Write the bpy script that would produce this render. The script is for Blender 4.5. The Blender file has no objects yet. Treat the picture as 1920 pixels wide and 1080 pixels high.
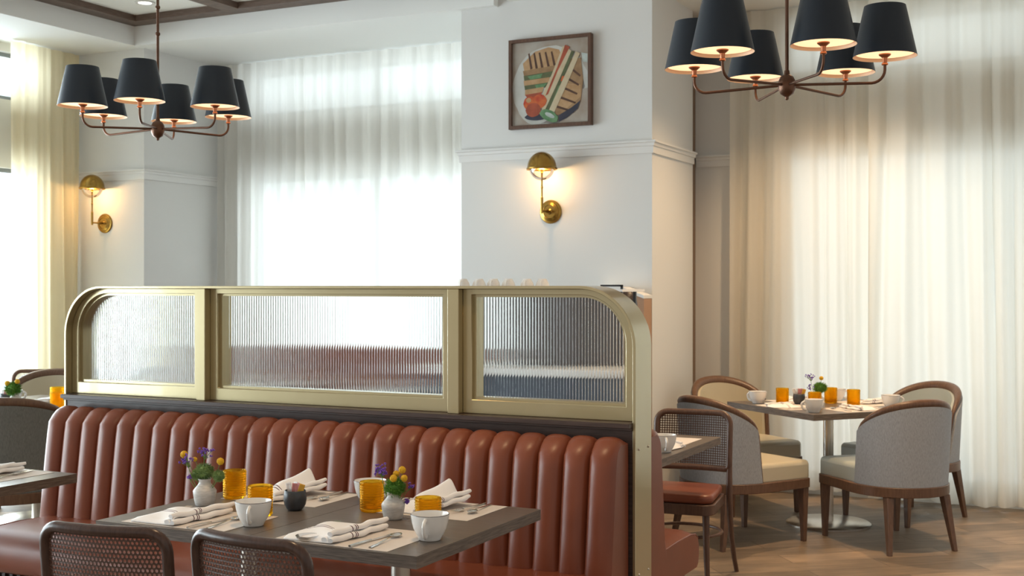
import bpy, math, random
from mathutils import Vector, Matrix
random.seed(7)
PI = math.pi
sc = bpy.context.scene
COL = sc.collection

# ------------------------------------------------------------------ camera
cam_d = bpy.data.cameras.new('camera'); cam = bpy.data.objects.new('camera', cam_d); COL.objects.link(cam)
cam.location = (0, 0, 1.5)
cam.rotation_euler = (PI/2, 0, math.radians(26.33))
cam_d.sensor_width = 36; cam_d.lens = 43.5; cam_d.shift_y = -0.0016
cam_d.clip_start = 0.05
cam_d.dof.use_dof = True; cam_d.dof.focus_distance = 4.3; cam_d.dof.aperture_fstop = 8.0
sc.camera = cam

# ------------------------------------------------------------------ world, daylight, exposure
sc.view_settings.view_transform = 'Standard'
sc.view_settings.look = 'None'
sc.view_settings.exposure = 0.05
sc.view_settings.gamma = 1.0
w = bpy.data.worlds.new('daylight'); sc.world = w; w.use_nodes = True
bg = w.node_tree.nodes['Background']
bg.inputs[1].default_value = 1.0
# bright overcast sky towards the window sides, the dimmer warm depth of the restaurant behind the camera
_nt = w.node_tree
_tc = _nt.nodes.new('ShaderNodeTexCoord'); _dp = _nt.nodes.new('ShaderNodeVectorMath'); _dp.operation = 'DOT_PRODUCT'
_dp.inputs[1].default_value = (-0.75, 0.66, 0.0); _nt.links.new(_tc.outputs['Generated'], _dp.inputs[0])
_cr = _nt.nodes.new('ShaderNodeValToRGB'); _cr.color_ramp.elements[0].position = 0.10; _cr.color_ramp.elements[0].color = (0.60, 0.56, 0.51, 1)
_cr.color_ramp.elements[1].position = 0.45; _cr.color_ramp.elements[1].color = (1.25, 1.4, 1.5, 1)
_nt.links.new(_dp.outputs['Value'], _cr.inputs[0]); _nt.links.new(_cr.outputs[0], bg.inputs[0])

def area(name, loc, rot, sx, sy, power, col):
    l = bpy.data.lights.new(name, 'AREA'); l.shape = 'RECTANGLE'; l.size = sx; l.size_y = sy
    l.energy = power; l.color = col
    o = bpy.data.objects.new(name, l); COL.objects.link(o); o.location = loc; o.rotation_euler = rot
    return o
COOL = (0.85, 0.945, 1.0)
area('daylight_window_middle', (-5.75, 9.9, 2.4), (-PI/2, 0, 0), 3.4, 4.6, 150, COOL)
area('daylight_window_right', (0.2, 9.9, 2.3), (-PI/2, 0, 0), 5.2, 4.4, 115, COOL)
area('daylight_window_left', (-9.1, 4.0, 1.9), (0, -PI/2, 0), 3.8, 11.0, 1400, COOL)
def spot(name, loc, power, col, ang=1.9, rad=0.06):
    l = bpy.data.lights.new(name, 'SPOT'); l.energy = power; l.color = col; l.spot_size = ang; l.spot_blend = 0.8
    l.shadow_soft_size = rad
    o = bpy.data.objects.new(name, l); COL.objects.link(o); o.location = loc
    return o
WARM = (1.0, 0.66, 0.36)
spot('added_warm_spot_a', (-1.8, 7.9, 3.5), 190, WARM)  # this and the next three: unseen spots added to warm the alcove side
spot('added_warm_spot_b', (-1.0, 6.4, 3.5), 210, WARM)
spot('added_warm_spot_c', (-2.0, 3.2, 3.4), 90, WARM)
spot('added_warm_spot_d', (-3.2, 6.0, 3.45), 20, WARM)

# ------------------------------------------------------------------ mesh builder
class MB:
    def __init__(s): s.v = []; s.f = []; s.m = []
    def add(s, vs, fs, mi=0):
        b = len(s.v); s.v += [tuple(p) for p in vs]
        for f in fs: s.f.append(tuple(b+i for i in f)); s.m.append(mi)
    def box(s, x0, x1, y0, y1, z0, z1, mi=0):
        s.add([(x0,y0,z0),(x1,y0,z0),(x1,y1,z0),(x0,y1,z0),(x0,y0,z1),(x1,y0,z1),(x1,y1,z1),(x0,y1,z1)],
              [(0,3,2,1),(4,5,6,7),(0,1,5,4),(1,2,6,5),(2,3,7,6),(3,0,4,7)], mi)
        return s
    def frustum(s, c0, a0, b0, c1, a1, b1, mi=0):
        x,y,z = c0; X,Y,Z = c1
        s.add([(x-a0,y-b0,z),(x+a0,y-b0,z),(x+a0,y+b0,z),(x-a0,y+b0,z),(X-a1,Y-b1,Z),(X+a1,Y-b1,Z),(X+a1,Y+b1,Z),(X-a1,Y+b1,Z)],
              [(0,3,2,1),(4,5,6,7),(0,1,5,4),(1,2,6,5),(2,3,7,6),(3,0,4,7)], mi)
        return s
    def lathe(s, prof, n=32, c=(0,0,0), mi=0, mis=None, axis='z'):
        vs = []; fs = []
        for (r, z) in prof:
            for k in range(n):
                a = 2*PI*k/n; r_ = max(r, 1e-5)
                if axis == 'z': vs.append((c[0]+r_*math.cos(a), c[1]+r_*math.sin(a), c[2]+z))
                else: vs.append((c[0]+r_*math.cos(a), c[1]-z, c[2]+r_*math.sin(a)))
        b = len(s.v); s.v += vs
        for i in range(len(prof)-1):
            for k in range(n):
                k2 = (k+1) % n
                s.f.append((b+i*n+k, b+i*n+k2, b+(i+1)*n+k2, b+(i+1)*n+k)); s.m.append(mis[i] if mis else mi)
        for i, rev in ((0, True), (len(prof)-1, False)):
            if prof[i][0] > 1e-4 and prof[0] != prof[-1]:
                ring = [b+i*n+k for k in range(n)]
                s.f.append(tuple(reversed(ring)) if rev else tuple(ring)); s.m.append(mi)
        return s
    def tube(s, pts, r, n=8, closed=False, mi=0, mif=None, flat=1.0, up=None):
        P = [Vector(p) for p in pts]; N = len(P)
        R = r if isinstance(r, (list, tuple)) else [r]*N
        prev = None; b = len(s.v)
        for i in range(N):
            if closed: t = P[(i+1) % N]-P[i-1]
            else: t = P[min(i+1, N-1)]-P[max(i-1, 0)]
            if t.length < 1e-9: t = Vector((0,0,1))
            t.normalize()
            if up is not None: n1 = Vector(up)-t*t.dot(Vector(up))
            elif prev is None:
                n1 = t.cross(Vector((0,0,1)))
                if n1.length < 0.1: n1 = t.cross(Vector((1,0,0)))
            else: n1 = prev-t*prev.dot(t)
            n1.normalize(); prev = n1; n2 = t.cross(n1)
            for k in range(n):
                a = 2*PI*k/n
                s.v.append(tuple(P[i]+n1*math.cos(a)*R[i]+n2*math.sin(a)*R[i]*flat))
        M = N if closed else N-1
        for i in range(M):
            j = (i+1) % N
            for k in range(n):
                k2 = (k+1) % n
                s.f.append((b+i*n+k, b+i*n+k2, b+j*n+k2, b+j*n+k)); s.m.append(mif(i) if mif else mi)
        if not closed:
            s.f.append(tuple(b+k for k in reversed(range(n)))); s.m.append(mi)
            s.f.append(tuple(b+(N-1)*n+k for k in range(n))); s.m.append(mi)
        return s
    def prism(s, poly, z0, z1, mi=0):
        n = len(poly)
        s.add([(x,y,z0) for x,y in poly]+[(x,y,z1) for x,y in poly],
              [tuple(reversed(range(n))), tuple(range(n,2*n))]+[(i,(i+1)%n,n+(i+1)%n,n+i) for i in range(n)], mi)
        return s
    def prism_y(s, poly, y0, y1, mi=0):
        n = len(poly)
        s.add([(x,y0,z) for x,z in poly]+[(x,y1,z) for x,z in poly],
              [tuple(range(n)), tuple(reversed(range(n,2*n)))]+[(i,n+i,n+(i+1)%n,(i+1)%n) for i in range(n)], mi)
        return s
    def sphere(s, c, r, n=12, m=8, mi=0, sz=1.0):
        pr = [(r*math.sin(PI*i/m), -r*sz*math.cos(PI*i/m)) for i in range(m+1)]
        s.lathe(pr, n, c, mi); return s
    def grid(s, fn, nu, nv, mi=0, mif=None, flip=False):
        b = len(s.v)
        for j in range(nv+1):
            for i in range(nu+1): s.v.append(tuple(fn(i/nu, j/nv)))
        for j in range(nv):
            for i in range(nu):
                a = b+j*(nu+1)+i; f = (a, a+1, a+nu+2, a+nu+1)
                s.f.append(tuple(reversed(f)) if flip else f); s.m.append(mif(i, j) if mif else mi)
        return s
    def build(s, name, mats, parent=None, smooth=35, bevel=0, seg=2, solid=0, sub=0):
        me = bpy.data.meshes.new(name); me.from_pydata(s.v, [], s.f)
        mats = mats if isinstance(mats, (list, tuple)) else [mats]
        for m in mats: me.materials.append(m)
        me.polygons.foreach_set('material_index', s.m)
        me.update()
        if smooth:
            me.polygons.foreach_set('use_smooth', [True]*len(s.f))
            me.set_sharp_from_angle(angle=math.radians(smooth))
        o = bpy.data.objects.new(name, me); COL.objects.link(o)
        if parent is not None: o.parent = parent
        if solid:
            md = o.modifiers.new('solid', 'SOLIDIFY'); md.thickness = solid; md.offset = 0
        if bevel:
            md = o.modifiers.new('bevel', 'BEVEL'); md.width = bevel; md.segments = seg; md.limit_method = 'ANGLE'; md.angle_limit = math.radians(40)
            md.harden_normals = False
        if sub:
            md = o.modifiers.new('sub', 'SUBSURF'); md.levels = sub; md.render_levels = sub
        return o

def tag(o, label, cat, group=None, kind=None):
    o['label'] = label; o['category'] = cat
    if group: o['group'] = group
    if kind: o['kind'] = kind
    return o
def thing(name, label, cat, loc=(0,0,0), rz=0, group=None):
    o = bpy.data.objects.new(name, None); COL.objects.link(o); o.empty_display_size = 0.1
    o.location = loc; o.rotation_euler = (0, 0, rz)
    return tag(o, label, cat, group)
def struct(o, label=None):
    o['kind'] = 'structure'
    if label: o['label'] = label
    return o
def dup(root, loc, rz, label, group=None):
    def cp(o, parent):
        c = o.copy(); COL.objects.link(c)
        if parent is not None: c.parent = parent
        for ch in list(o.children): cp(ch, c)
        return c
    r = cp(root, None); r.location = loc; r.rotation_euler = (0, 0, rz); r['label'] = label
    if group: r['group'] = group
    return r

# ------------------------------------------------------------------ materials
def mat(name, col, rough=0.5, metal=0.0, trans=0.0, ior=1.45, emis=None, es=0, coat=0, noise=None, bump=None, sheen=0, spec=0.5):
    """noise=(scale, col2, detail) mixes a second colour; bump=(scale, strength)"""
    m = bpy.data.materials.new(name); m.use_nodes = True; nt = m.node_tree; b = nt.nodes['Principled BSDF']
    b.inputs['Base Color'].default_value = (*col, 1); b.inputs['Roughness'].default_value = rough
    b.inputs['Metallic'].default_value = metal; b.inputs['Transmission Weight'].default_value = trans
    b.inputs['IOR'].default_value = ior; b.inputs['Coat Weight'].default_value = coat
    b.inputs['Sheen Weight'].default_value = sheen; b.inputs['Specular IOR Level'].default_value = spec
    if emis: b.inputs['Emission Color'].default_value = (*emis, 1); b.inputs['Emission Strength'].default_value = es
    tc = nt.nodes.new('ShaderNodeTexCoord')
    if noise:
        mp = nt.nodes.new('ShaderNodeMapping'); nt.links.new(tc.outputs['Object'], mp.inputs[0])
        if len(noise) > 3: mp.inputs['Scale'].default_value = noise[3]
        n = nt.nodes.new('ShaderNodeTexNoise'); n.inputs['Scale'].default_value = noise[0]; n.inputs['Detail'].default_value = noise[2]
        nt.links.new(mp.outputs[0], n.inputs['Vector'])
        r = nt.nodes.new('ShaderNodeMix'); r.data_type = 'RGBA'
        r.inputs[6].default_value = (*col, 1); r.inputs[7].default_value = (*noise[1], 1)
        cr = nt.nodes.new('ShaderNodeValToRGB'); cr.color_ramp.elements[0].position = 0.35; cr.color_ramp.elements[1].position = 0.65
        nt.links.new(n.outputs[0], cr.inputs[0]); nt.links.new(cr.outputs[0], r.inputs[0]); nt.links.new(r.outputs[2], b.inputs['Base Color'])
    if bump:
        n2 = nt.nodes.new('ShaderNodeTexNoise'); n2.inputs['Scale'].default_value = bump[0]; n2.inputs['Detail'].default_value = 3
        nt.links.new(tc.outputs['Object'], n2.inputs['Vector'])
        bp = nt.nodes.new('ShaderNodeBump'); bp.inputs['Strength'].default_value = bump[1]; bp.inputs['Distance'].default_value = 0.002
        nt.links.new(n2.outputs[0], bp.inputs['Height']); nt.links.new(bp.outputs[0], b.inputs['Normal'])
    return m

def m_sheer(name, col, tl=0.55, tp=0.12):
    m = bpy.data.materials.new(name); m.use_nodes = True; nt = m.node_tree
    for n in list(nt.nodes): nt.nodes.remove(n)
    out = nt.nodes.new('ShaderNodeOutputMaterial')
    d = nt.nodes.new('ShaderNodeBsdfDiffuse'); t = nt.nodes.new('ShaderNodeBsdfTranslucent'); p = nt.nodes.new('ShaderNodeBsdfTransparent')
    for x in (d, t): x.inputs[0].default_value = (*col, 1)
    m1 = nt.nodes.new('ShaderNodeMixShader'); m1.inputs[0].default_value = tl
    nt.links.new(d.outputs[0], m1.inputs[1]); nt.links.new(t.outputs[0], m1.inputs[2])
    m2 = nt.nodes.new('ShaderNodeMixShader'); m2.inputs[0].default_value = tp
    nt.links.new(m1.outputs[0], m2.inputs[1]); nt.links.new(p.outputs[0], m2.inputs[2])
    nt.links.new(m2.outputs[0], out.inputs[0]); return m
def m_clear(name, tint, gl=0.1, rough=0.02):
    m = bpy.data.materials.new(name); m.use_nodes = True; nt = m.node_tree
    for n in list(nt.nodes): nt.nodes.remove(n)
    out = nt.nodes.new('ShaderNodeOutputMaterial')
    g = nt.nodes.new('ShaderNodeBsdfGlossy'); g.inputs['Roughness'].default_value = rough
    p = nt.nodes.new('ShaderNodeBsdfTransparent'); p.inputs[0].default_value = (*tint, 1)
    fr = nt.nodes.new('ShaderNodeFresnel'); fr.inputs[0].default_value = 1.3
    ad = nt.nodes.new('ShaderNodeMath'); ad.operation = 'MULTIPLY_ADD'; ad.inputs[1].default_value = 0.8; ad.inputs[2].default_value = gl*0.3
    nt.links.new(fr.outputs[0], ad.inputs[0])
    mx = nt.nodes.new('ShaderNodeMixShader'); nt.links.new(ad.outputs[0], mx.inputs[0])
    nt.links.new(p.outputs[0], mx.inputs[1]); nt.links.new(g.outputs[0], mx.inputs[2])
    nt.links.new(mx.outputs[0], out.inputs[0]); return m
def m_amber(name, col):
    m = bpy.data.materials.new(name); m.use_nodes = True; nt = m.node_tree
    for n in list(nt.nodes): nt.nodes.remove(n)
    out = nt.nodes.new('ShaderNodeOutputMaterial')
    g = nt.nodes.new('ShaderNodeBsdfGlass'); g.inputs[0].default_value = (*col, 1); g.inputs['Roughness'].default_value = 0.02; g.inputs['IOR'].default_value = 1.4
    p = nt.nodes.new('ShaderNodeBsdfTransparent'); p.inputs[0].default_value = (*col, 1)
    t = nt.nodes.new('ShaderNodeBsdfTranslucent'); t.inputs[0].default_value = (col[0], col[1]*0.9, col[2]*0.6, 1)
    mx = nt.nodes.new('ShaderNodeMixShader'); mx.inputs[0].default_value = 0.78
    nt.links.new(p.outputs[0], mx.inputs[1]); nt.links.new(g.outputs[0], mx.inputs[2])
    m3 = nt.nodes.new('ShaderNodeMixShader'); m3.inputs[0].default_value = 0.07
    nt.links.new(mx.outputs[0], m3.inputs[1]); nt.links.new(t.outputs[0], m3.inputs[2])
    nt.links.new(m3.outputs[0], out.inputs[0]); return m
def m_wood(name, c1, c2, scale=(1, 14, 14), rough=0.5, sc_=6):
    m = mat(name, c1, rough, noise=(sc_, c2, 6, scale)); return m
def m_floor():
    m = bpy.data.materials.new('oak_planks'); m.use_nodes = True; nt = m.node_tree; b = nt.nodes['Principled BSDF']
    tc = nt.nodes.new('ShaderNodeTexCoord'); mp = nt.nodes.new('ShaderNodeMapping'); mp.inputs['Rotation'].default_value = (0, 0, math.radians(-38))
    nt.links.new(tc.outputs['Object'], mp.inputs[0])
    br = nt.nodes.new('ShaderNodeTexBrick'); br.inputs['Color1'].default_value = (0.35, 0.255, 0.175, 1); br.inputs['Color2'].default_value = (0.19, 0.142, 0.100, 1)
    br.inputs['Mortar'].default_value = (0.07, 0.045, 0.03, 1); br.inputs['Scale'].default_value = 1; br.inputs['Mortar Size'].default_value = 0.0018
    br.inputs['Brick Width'].default_value = 0.95; br.inputs['Row Height'].default_value = 0.19; br.inputs['Bias'].default_value = 0.0
    nt.links.new(mp.outputs[0], br.inputs['Vector'])
    mp2 = nt.nodes.new('ShaderNodeMapping'); mp2.inputs['Scale'].default_value = (2, 16, 1); nt.links.new(mp.outputs[0], mp2.inputs[0])
    n = nt.nodes.new('ShaderNodeTexNoise'); n.inputs['Scale'].default_value = 2.5; n.inputs['Detail'].default_value = 7
    nt.links.new(mp2.outputs[0], n.inputs['Vector'])
    n3 = nt.nodes.new('ShaderNodeTexNoise'); n3.inputs['Scale'].default_value = 3.0; n3.inputs['Detail'].default_value = 3
    nt.links.new(mp.outputs[0], n3.inputs['Vector'])
    cr = nt.nodes.new('ShaderNodeValToRGB'); cr.color_ramp.elements[0].position = 0.3; cr.color_ramp.elements[0].color = (0.72,0.72,0.72,1)
    cr.color_ramp.elements[1].position = 0.7; cr.color_ramp.elements[1].color = (1.15,1.12,1.08,1)
    nt.links.new(n.outputs[0], cr.inputs[0])
    cr2 = nt.nodes.new('ShaderNodeValToRGB'); cr2.color_ramp.elements[0].position = 0.35; cr2.color_ramp.elements[0].color = (0.75,0.76,0.78,1)
    cr2.color_ramp.elements[1].position = 0.65; cr2.color_ramp.elements[1].color = (1.1,1.08,1.05,1)
    nt.links.new(n3.outputs[0], cr2.inputs[0])
    mx = nt.nodes.new('ShaderNodeMix'); mx.data_type = 'RGBA'; mx.blend_type = 'MULTIPLY'; mx.inputs[0].default_value = 1
    nt.links.new(br.outputs[0], mx.inputs[6]); nt.links.new(cr.outputs[0], mx.inputs[7])
    mx2 = nt.nodes.new('ShaderNodeMix'); mx2.data_type = 'RGBA'; mx2.blend_type = 'MULTIPLY'; mx2.inputs[0].default_value = 1
    nt.links.new(mx.outputs[2], mx2.inputs[6]); nt.links.new(cr2.outputs[0], mx2.inputs[7])
    nt.links.new(mx2.outputs[2], b.inputs['Base Color']); b.inputs['Roughness'].default_value = 0.5
    bp = nt.nodes.new('ShaderNodeBump'); bp.inputs['Strength'].default_value = 0.15; nt.links.new(n.outputs[0], bp.inputs['Height']); nt.links.new(bp.outputs[0], b.inputs['Normal'])
    return m

M = {}
M['wall'] = mat('wall_paint', (0.68, 0.68, 0.665), 0.75, bump=(180, 0.08))
M['trim'] = mat('trim_paint', (0.72, 0.72, 0.705), 0.5)
M['ceil'] = mat('ceiling_paint', (0.80, 0.79, 0.74), 0.8)
M['ceilw'] = mat('bulkhead_paint', (0.82, 0.83, 0.81), 0.8)
M['beam'] = m_wood('beam_wood', (0.10, 0.065, 0.048), (0.15, 0.10, 0.075), (3, 3, 30), 0.5)
M['floor'] = m_floor()
M['sheer'] = m_sheer('sheer_curtain', (0.90, 0.88, 0.83), 0.55, 0.10)
M['sheer_w'] = m_sheer('linen_curtain', (0.88, 0.84, 0.75), 0.48, 0.05)
M['sheer_y'] = m_sheer('cream_curtain', (0.93, 0.84, 0.62), 0.5, 0.02)
M['winframe'] = mat('window_metal', (0.22, 0.25, 0.28), 0.4)
M['pane'] = m_clear('window_glass', (0.96, 0.98, 0.98), 0.1)
M['brass_paint'] = mat('champagne_gold_metal', (0.45, 0.38, 0.225), 0.30, metal=0.7, coat=0.5, noise=(3, (0.43, 0.36, 0.205), 2))
M['fluted'] = mat('fluted_glass', (0.95, 0.98, 0.98), 0.02, trans=1.0, ior=1.42)
M['sill'] = m_wood('dark_sill_wood', (0.045, 0.028, 0.024), (0.075, 0.048, 0.04), (2, 30, 30), 0.35)
M['leather'] = mat('cognac_leather', (0.225, 0.061, 0.028), 0.36, noise=(5, (0.19, 0.051, 0.024), 4), bump=(240, 0.12))
M['slat'] = mat('dark_plinth', (0.035, 0.022, 0.018), 0.45)
M['tabletop'] = m_wood('grey_oak_laminate', (0.150, 0.118, 0.095), (0.115, 0.090, 0.072), (2, 30, 30), 0.34, 5)
M['tableedge'] = m_wood('grey_oak_edge', (0.19, 0.145, 0.115), (0.085, 0.065, 0.052), (3, 3, 60), 0.5, 5)
M['steel'] = mat('brushed_steel', (0.62, 0.58, 0.52), 0.28, metal=1.0, noise=(40, (0.56, 0.52, 0.47), 2, (1, 1, 0.1)))
M['silver'] = mat('cutlery_steel', (0.75, 0.74, 0.72), 0.16, metal=1.0)
M['chairwood'] = m_wood('walnut_stained_wood', (0.085, 0.042, 0.027), (0.125, 0.065, 0.040), (20, 20, 2), 0.36)
M['darkwood'] = m_wood('dark_bentwood', (0.052, 0.027, 0.020), (0.080, 0.042, 0.030), (20, 20, 3), 0.28)
M['midwood'] = m_wood('warm_walnut', (0.115, 0.060, 0.036), (0.16, 0.085, 0.05), (20, 20, 3), 0.35)
M['cane'] = mat('brown_cane', (0.105, 0.052, 0.034), 0.45, noise=(300, (0.07, 0.035, 0.024), 2))
M['washedcane'] = mat('washed_out_cane', (0.7, 0.72, 0.75), 0.5)  # wash of window light over the cane, put into a pale colour
M['linen'] = mat('grey_linen', (0.42, 0.445, 0.475), 0.9, noise=(60, (0.31, 0.325, 0.35), 5, (6, 6, 1)), bump=(500, 0.4), sheen=0.2)
M['linen_dk'] = mat('charcoal_linen', (0.19, 0.195, 0.185), 0.9, noise=(60, (0.135, 0.14, 0.13), 5, (6, 6, 1)), bump=(500, 0.4), sheen=0.2)
M['vinyl'] = mat('cream_vinyl', (0.56, 0.50, 0.37), 0.38, bump=(200, 0.05))
M['vinyl_b'] = mat('pale_sage_vinyl', (0.47, 0.51, 0.48), 0.38, bump=(200, 0.05))
M['shade'] = mat('black_shade_paper', (0.012, 0.018, 0.028), 0.42, bump=(400, 0.15))
M['shade_in'] = mat('shade_lining', (0.75, 0.55, 0.38), 0.6)
M['bronze'] = mat('aged_bronze', (0.13, 0.065, 0.04), 0.38, metal=0.75)
M['copper'] = mat('copper_socket', (0.42, 0.17, 0.09), 0.3, metal=0.9)
M['diffuser'] = mat('lit_diffuser', (0.9, 0.7, 0.5), 0.6, emis=(1.0, 0.60, 0.33), es=1.3)
M['brass'] = mat('antique_brass', (0.44, 0.27, 0.065), 0.26, metal=1.0, noise=(12, (0.36, 0.21, 0.05), 3))
M['bulb'] = mat('lit_bulb', (1, 0.8, 0.5), 0.4, emis=(1.0, 0.62, 0.22), es=14)
M['globe'] = m_clear('clear_globe', (0.99, 0.98, 0.96), 0.1)
M['ceramic'] = mat('white_ceramic', (0.82, 0.80, 0.77), 0.16, coat=0.3)
M['rimline'] = mat('brown_rim_line', (0.05, 0.025, 0.02), 0.25)
M['vase'] = mat('speckled_stoneware', (0.62, 0.60, 0.57), 0.35, noise=(45, (0.50, 0.475, 0.45), 6, (1, 1, 4)), bump=(60, 0.15))
M['charcoal'] = mat('charcoal_stoneware', (0.04, 0.045, 0.052), 0.3, noise=(30, (0.06, 0.065, 0.075), 3))
M['amber'] = m_amber('amber_glass', (1.0, 0.79, 0.20))
M['paper'] = mat('kraft_paper_mat', (0.70, 0.63, 0.57), 0.8)
M['cloth'] = mat('white_napkin_cloth', (0.88, 0.86, 0.85), 0.9, bump=(400, 0.25))
M['stripe'] = mat('napkin_stripe', (0.11, 0.04, 0.06), 0.9)
M['pkt_pink'] = mat('pink_packet', (0.55, 0.22, 0.22), 0.6)
M['pkt_yel'] = mat('yellow_packet', (0.75, 0.42, 0.06), 0.6)
M['pkt_wht'] = mat('white_packet', (0.75, 0.74, 0.74), 0.5)
M['stem'] = mat('green_stem', (0.16, 0.25, 0.07), 0.6)
M['pom'] = mat('green_bloom', (0.07, 0.19, 0.02), 0.7, noise=(60, (0.13, 0.30, 0.04), 2))
M['pom2'] = mat('sage_bloom', (0.13, 0.22, 0.07), 0.7, noise=(60, (0.25, 0.36, 0.13), 2))
M['yellow'] = mat('yellow_bloom', (0.72, 0.42, 0.02), 0.8, bump=(500, 0.8))
M['purple'] = mat('purple_bloom', (0.13, 0.045, 0.35), 0.8, noise=(200, (0.25, 0.12, 0.5), 1))
M['leaf'] = mat('leaf_green', (0.10, 0.22, 0.05), 0.6)
M['navy'] = mat('navy_cabinet', (0.015, 0.035, 0.065), 0.4)
M['hutch'] = mat('dark_brown_cabinet', (0.035, 0.022, 0.02), 0.4)
M['stone'] = mat('white_stone_top', (0.75, 0.74, 0.72), 0.3)
M['black'] = mat('black_metal', (0.015, 0.015, 0.017), 0.35)
M['tan'] = mat('tan_panel', (0.38, 0.22, 0.13), 0.6)
M['shadowgap'] = mat('recess_shade_colour', (0.22, 0.15, 0.10), 0.6)  # shade of the recess behind the pillar, painted as a dark brown
M['jar'] = m_clear('clear_wrap', (0.93, 0.94, 0.96), 0.6, 0.08)

# ------------------------------------------------------------------ the room
struct(MB().box(-9.2, 3.0, -2.0, 9.6, -0.05, 0).build('floor', M['floor'], smooth=0))
# back wall with three openings (pieces of one wall)
def wall_pieces(x0, x1, holes, y0, y1, z1):
    mb = MB(); x = x0
    for (a, b, zs) in holes:
        mb.box(x, a, y0, y1, 0, z1)
        z = 0
        for (za, zb) in zs:
            if za > z: mb.box(a, b, y0, y1, z, za)
            z = zb
        mb.box(a, b, y0, y1, z, z1)
        x = b
    mb.box(x, x1, y0, y1, 0, z1); return mb
ZS = [(0.12, 2.47), (3.03, 3.42)]
struct(wall_pieces(-8.4, 3.0, [(-7.05, -4.5, ZS), (-2.2, 2.6, ZS)], 8.98, 9.16, 3.9).build('wall_back', M['wall'], smooth=0))
# left wall along Y with an opening
mb = MB()
mb.box(-8.36, -8.2, 7.45, 9.0, 0, 3.9); mb.box(-8.36, -8.2, 2.2, 2.6, 0, 3.9); mb.box(-8.36, -8.2, -2.0, -1.6, 0, 3.9)
mb.box(-8.36, -8.2, -1.6, 2.2, 0, 0.12); mb.box(-8.36, -8.2, -1.6, 2.2, 2.47, 3.03); mb.box(-8.36, -8.2, -1.6, 2.2, 3.42, 3.9)
mb.box(-8.36, -8.2, 2.6, 7.45, 0, 0.12); mb.box(-8.36, -8.2, 2.6, 7.45, 2.47, 3.03); mb.box(-8.36, -8.2, 2.6, 7.45, 3.42, 3.9)
struct(mb.build('wall_left', M['wall'], smooth=0))
def window(name, a, b, axis, pos, mull):
    f = MB(); g = MB()
    def bx(m, u0, u1, z0, z1, d=0.05):
        if axis == 'x': m.box(u0, u1, pos-d/2, pos+d/2, z0, z1)
        else: m.box(pos-d/2, pos+d/2, u0, u1, z0, z1)
    for (z0, z1) in ZS:
        bx(f, a, b, z0, z0+0.035); bx(f, a, b, z1-0.035, z1)
        n = max(1, round((b-a)/mull))
        for k in range(n+1):
            u = a+(b-a)*k/n
            bx(f, max(a, u-0.025), min(b, u+0.025), z0+0.05, z1-0.05)
        bx(g, a+0.02, b-0.02, z0+0.02, z1-0.02, 0.008)
    o = struct(f.build(name, M['winframe'], smooth=0))
    g.build('window_pane', M['pane'], o, smooth=0)
    return o
window('window_1', 2.6, 7.45, 'y', -8.28, 1.6)
window('window_4', -1.6, 2.2, 'y', -8.28, 1.6)
window('window_2', -7.05, -4.5, 'x', 9.07, 1.3)
window('window_3', -2.2, 2.6, 'x', 9.07, 1.6)
# column (left) and pillar (right): parts of the shell
struct(MB().box(-8.19, -7.34, 7.9, 8.97, 0, 3.49).build('wall_column', M['wall'], smooth=0))
struct(MB().box(-4.296, -2.84, 7.857, 8.73, 0, 3.9).build('wall_pillar', M['wall'], smooth=0))
struct(MB().box(-4.25, -2.90, 8.731, 8.978, 0, 3.5).build('wall_niche', M['shadowgap'], smooth=0))
# picture rails
def rail(name, path):
    """path of (x, y) corners walked with the room on the right-hand side"""
    prof = [(0, 2.395), (0.012, 2.395), (0.014, 2.44), (0.022, 2.445), (0.024, 2.462), (0.036, 2.468), (0.036, 2.48), (0, 2.484)]
    mb = MB(); n = len(path); rows = []
    for i, p in enumerate(path):
        p = Vector(p); ns = []
        if i > 0: d = (p-Vector(path[i-1])).normalized(); ns.append(Vector((d.y, -d.x)))
        if i < n-1: d = (Vector(path[i+1])-p).normalized(); ns.append(Vector((d.y, -d.x)))
        nn = ns[0] if len(ns) == 1 else (ns[0]+ns[1])
        if len(ns) == 2: nn = nn/(1+ns[0].dot(ns[1]))
        rows.append([(p.x+nn.x*o_, p.y+nn.y*o_, z) for o_, z in prof])
    k = len(prof); vs = [v for r in rows for v in r]; fs = []
    for i in range(n-1):
        for j in range(k):
            fs.append((i*k+j, (i+1)*k+j, (i+1)*k+(j+1) % k, i*k+(j+1) % k))
    fs.append(tuple(range(k))); fs.append(tuple(reversed(range((n-1)*k, n*k))))
    mb.add(vs, fs); return struct(mb.build(name, M['trim'], smooth=0))
rail('trim_1', [(-8.19, 7.9), (-7.34, 7.9), (-7.34, 8.97)])
rail('trim_2', [(-4.296, 8.7), (-4.296, 7.857), (-2.84, 7.857), (-2.84, 8.73)])
rail('trim_3', [(-2.89, 8.98), (-2.3, 8.98)])
# ceiling: coffered field, bulkheads, alcove ceiling
struct(MB().box(-7.36, -3.9, -2.0, 7.79, 3.70, 3.78).build('ceiling', M['ceil'], smooth=0))
struct(MB().box(-8.4, -7.34, -2.0, 9.0, 3.49, 3.9).build('ceiling_bulkhead_left', M['ceilw'], smooth=0))
struct(MB().box(-7.34, -4.0, 7.79, 9.0, 3.49, 3.9).build('ceiling_bulkhead_back', M['ceilw'], smooth=0))
struct(MB().box(-3.9, 3.0, -2.0, 9.0, 3.52, 3.6).build('ceiling_alcove', M['ceil'], smooth=0))
b_ = MB()
b_.box(-7.34, -3.9, 7.64, 7.79, 3.65, 3.70)
for xx in (-7.34, -6.30, -5.15, -4.05): b_.box(xx, xx+0.15, -2.0, 7.64, 3.65, 3.70)
for yy in (5.6, 3.5, 1.4): b_.box(-7.2, -3.9, yy, yy+0.15, 3.652, 3.70)
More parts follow.
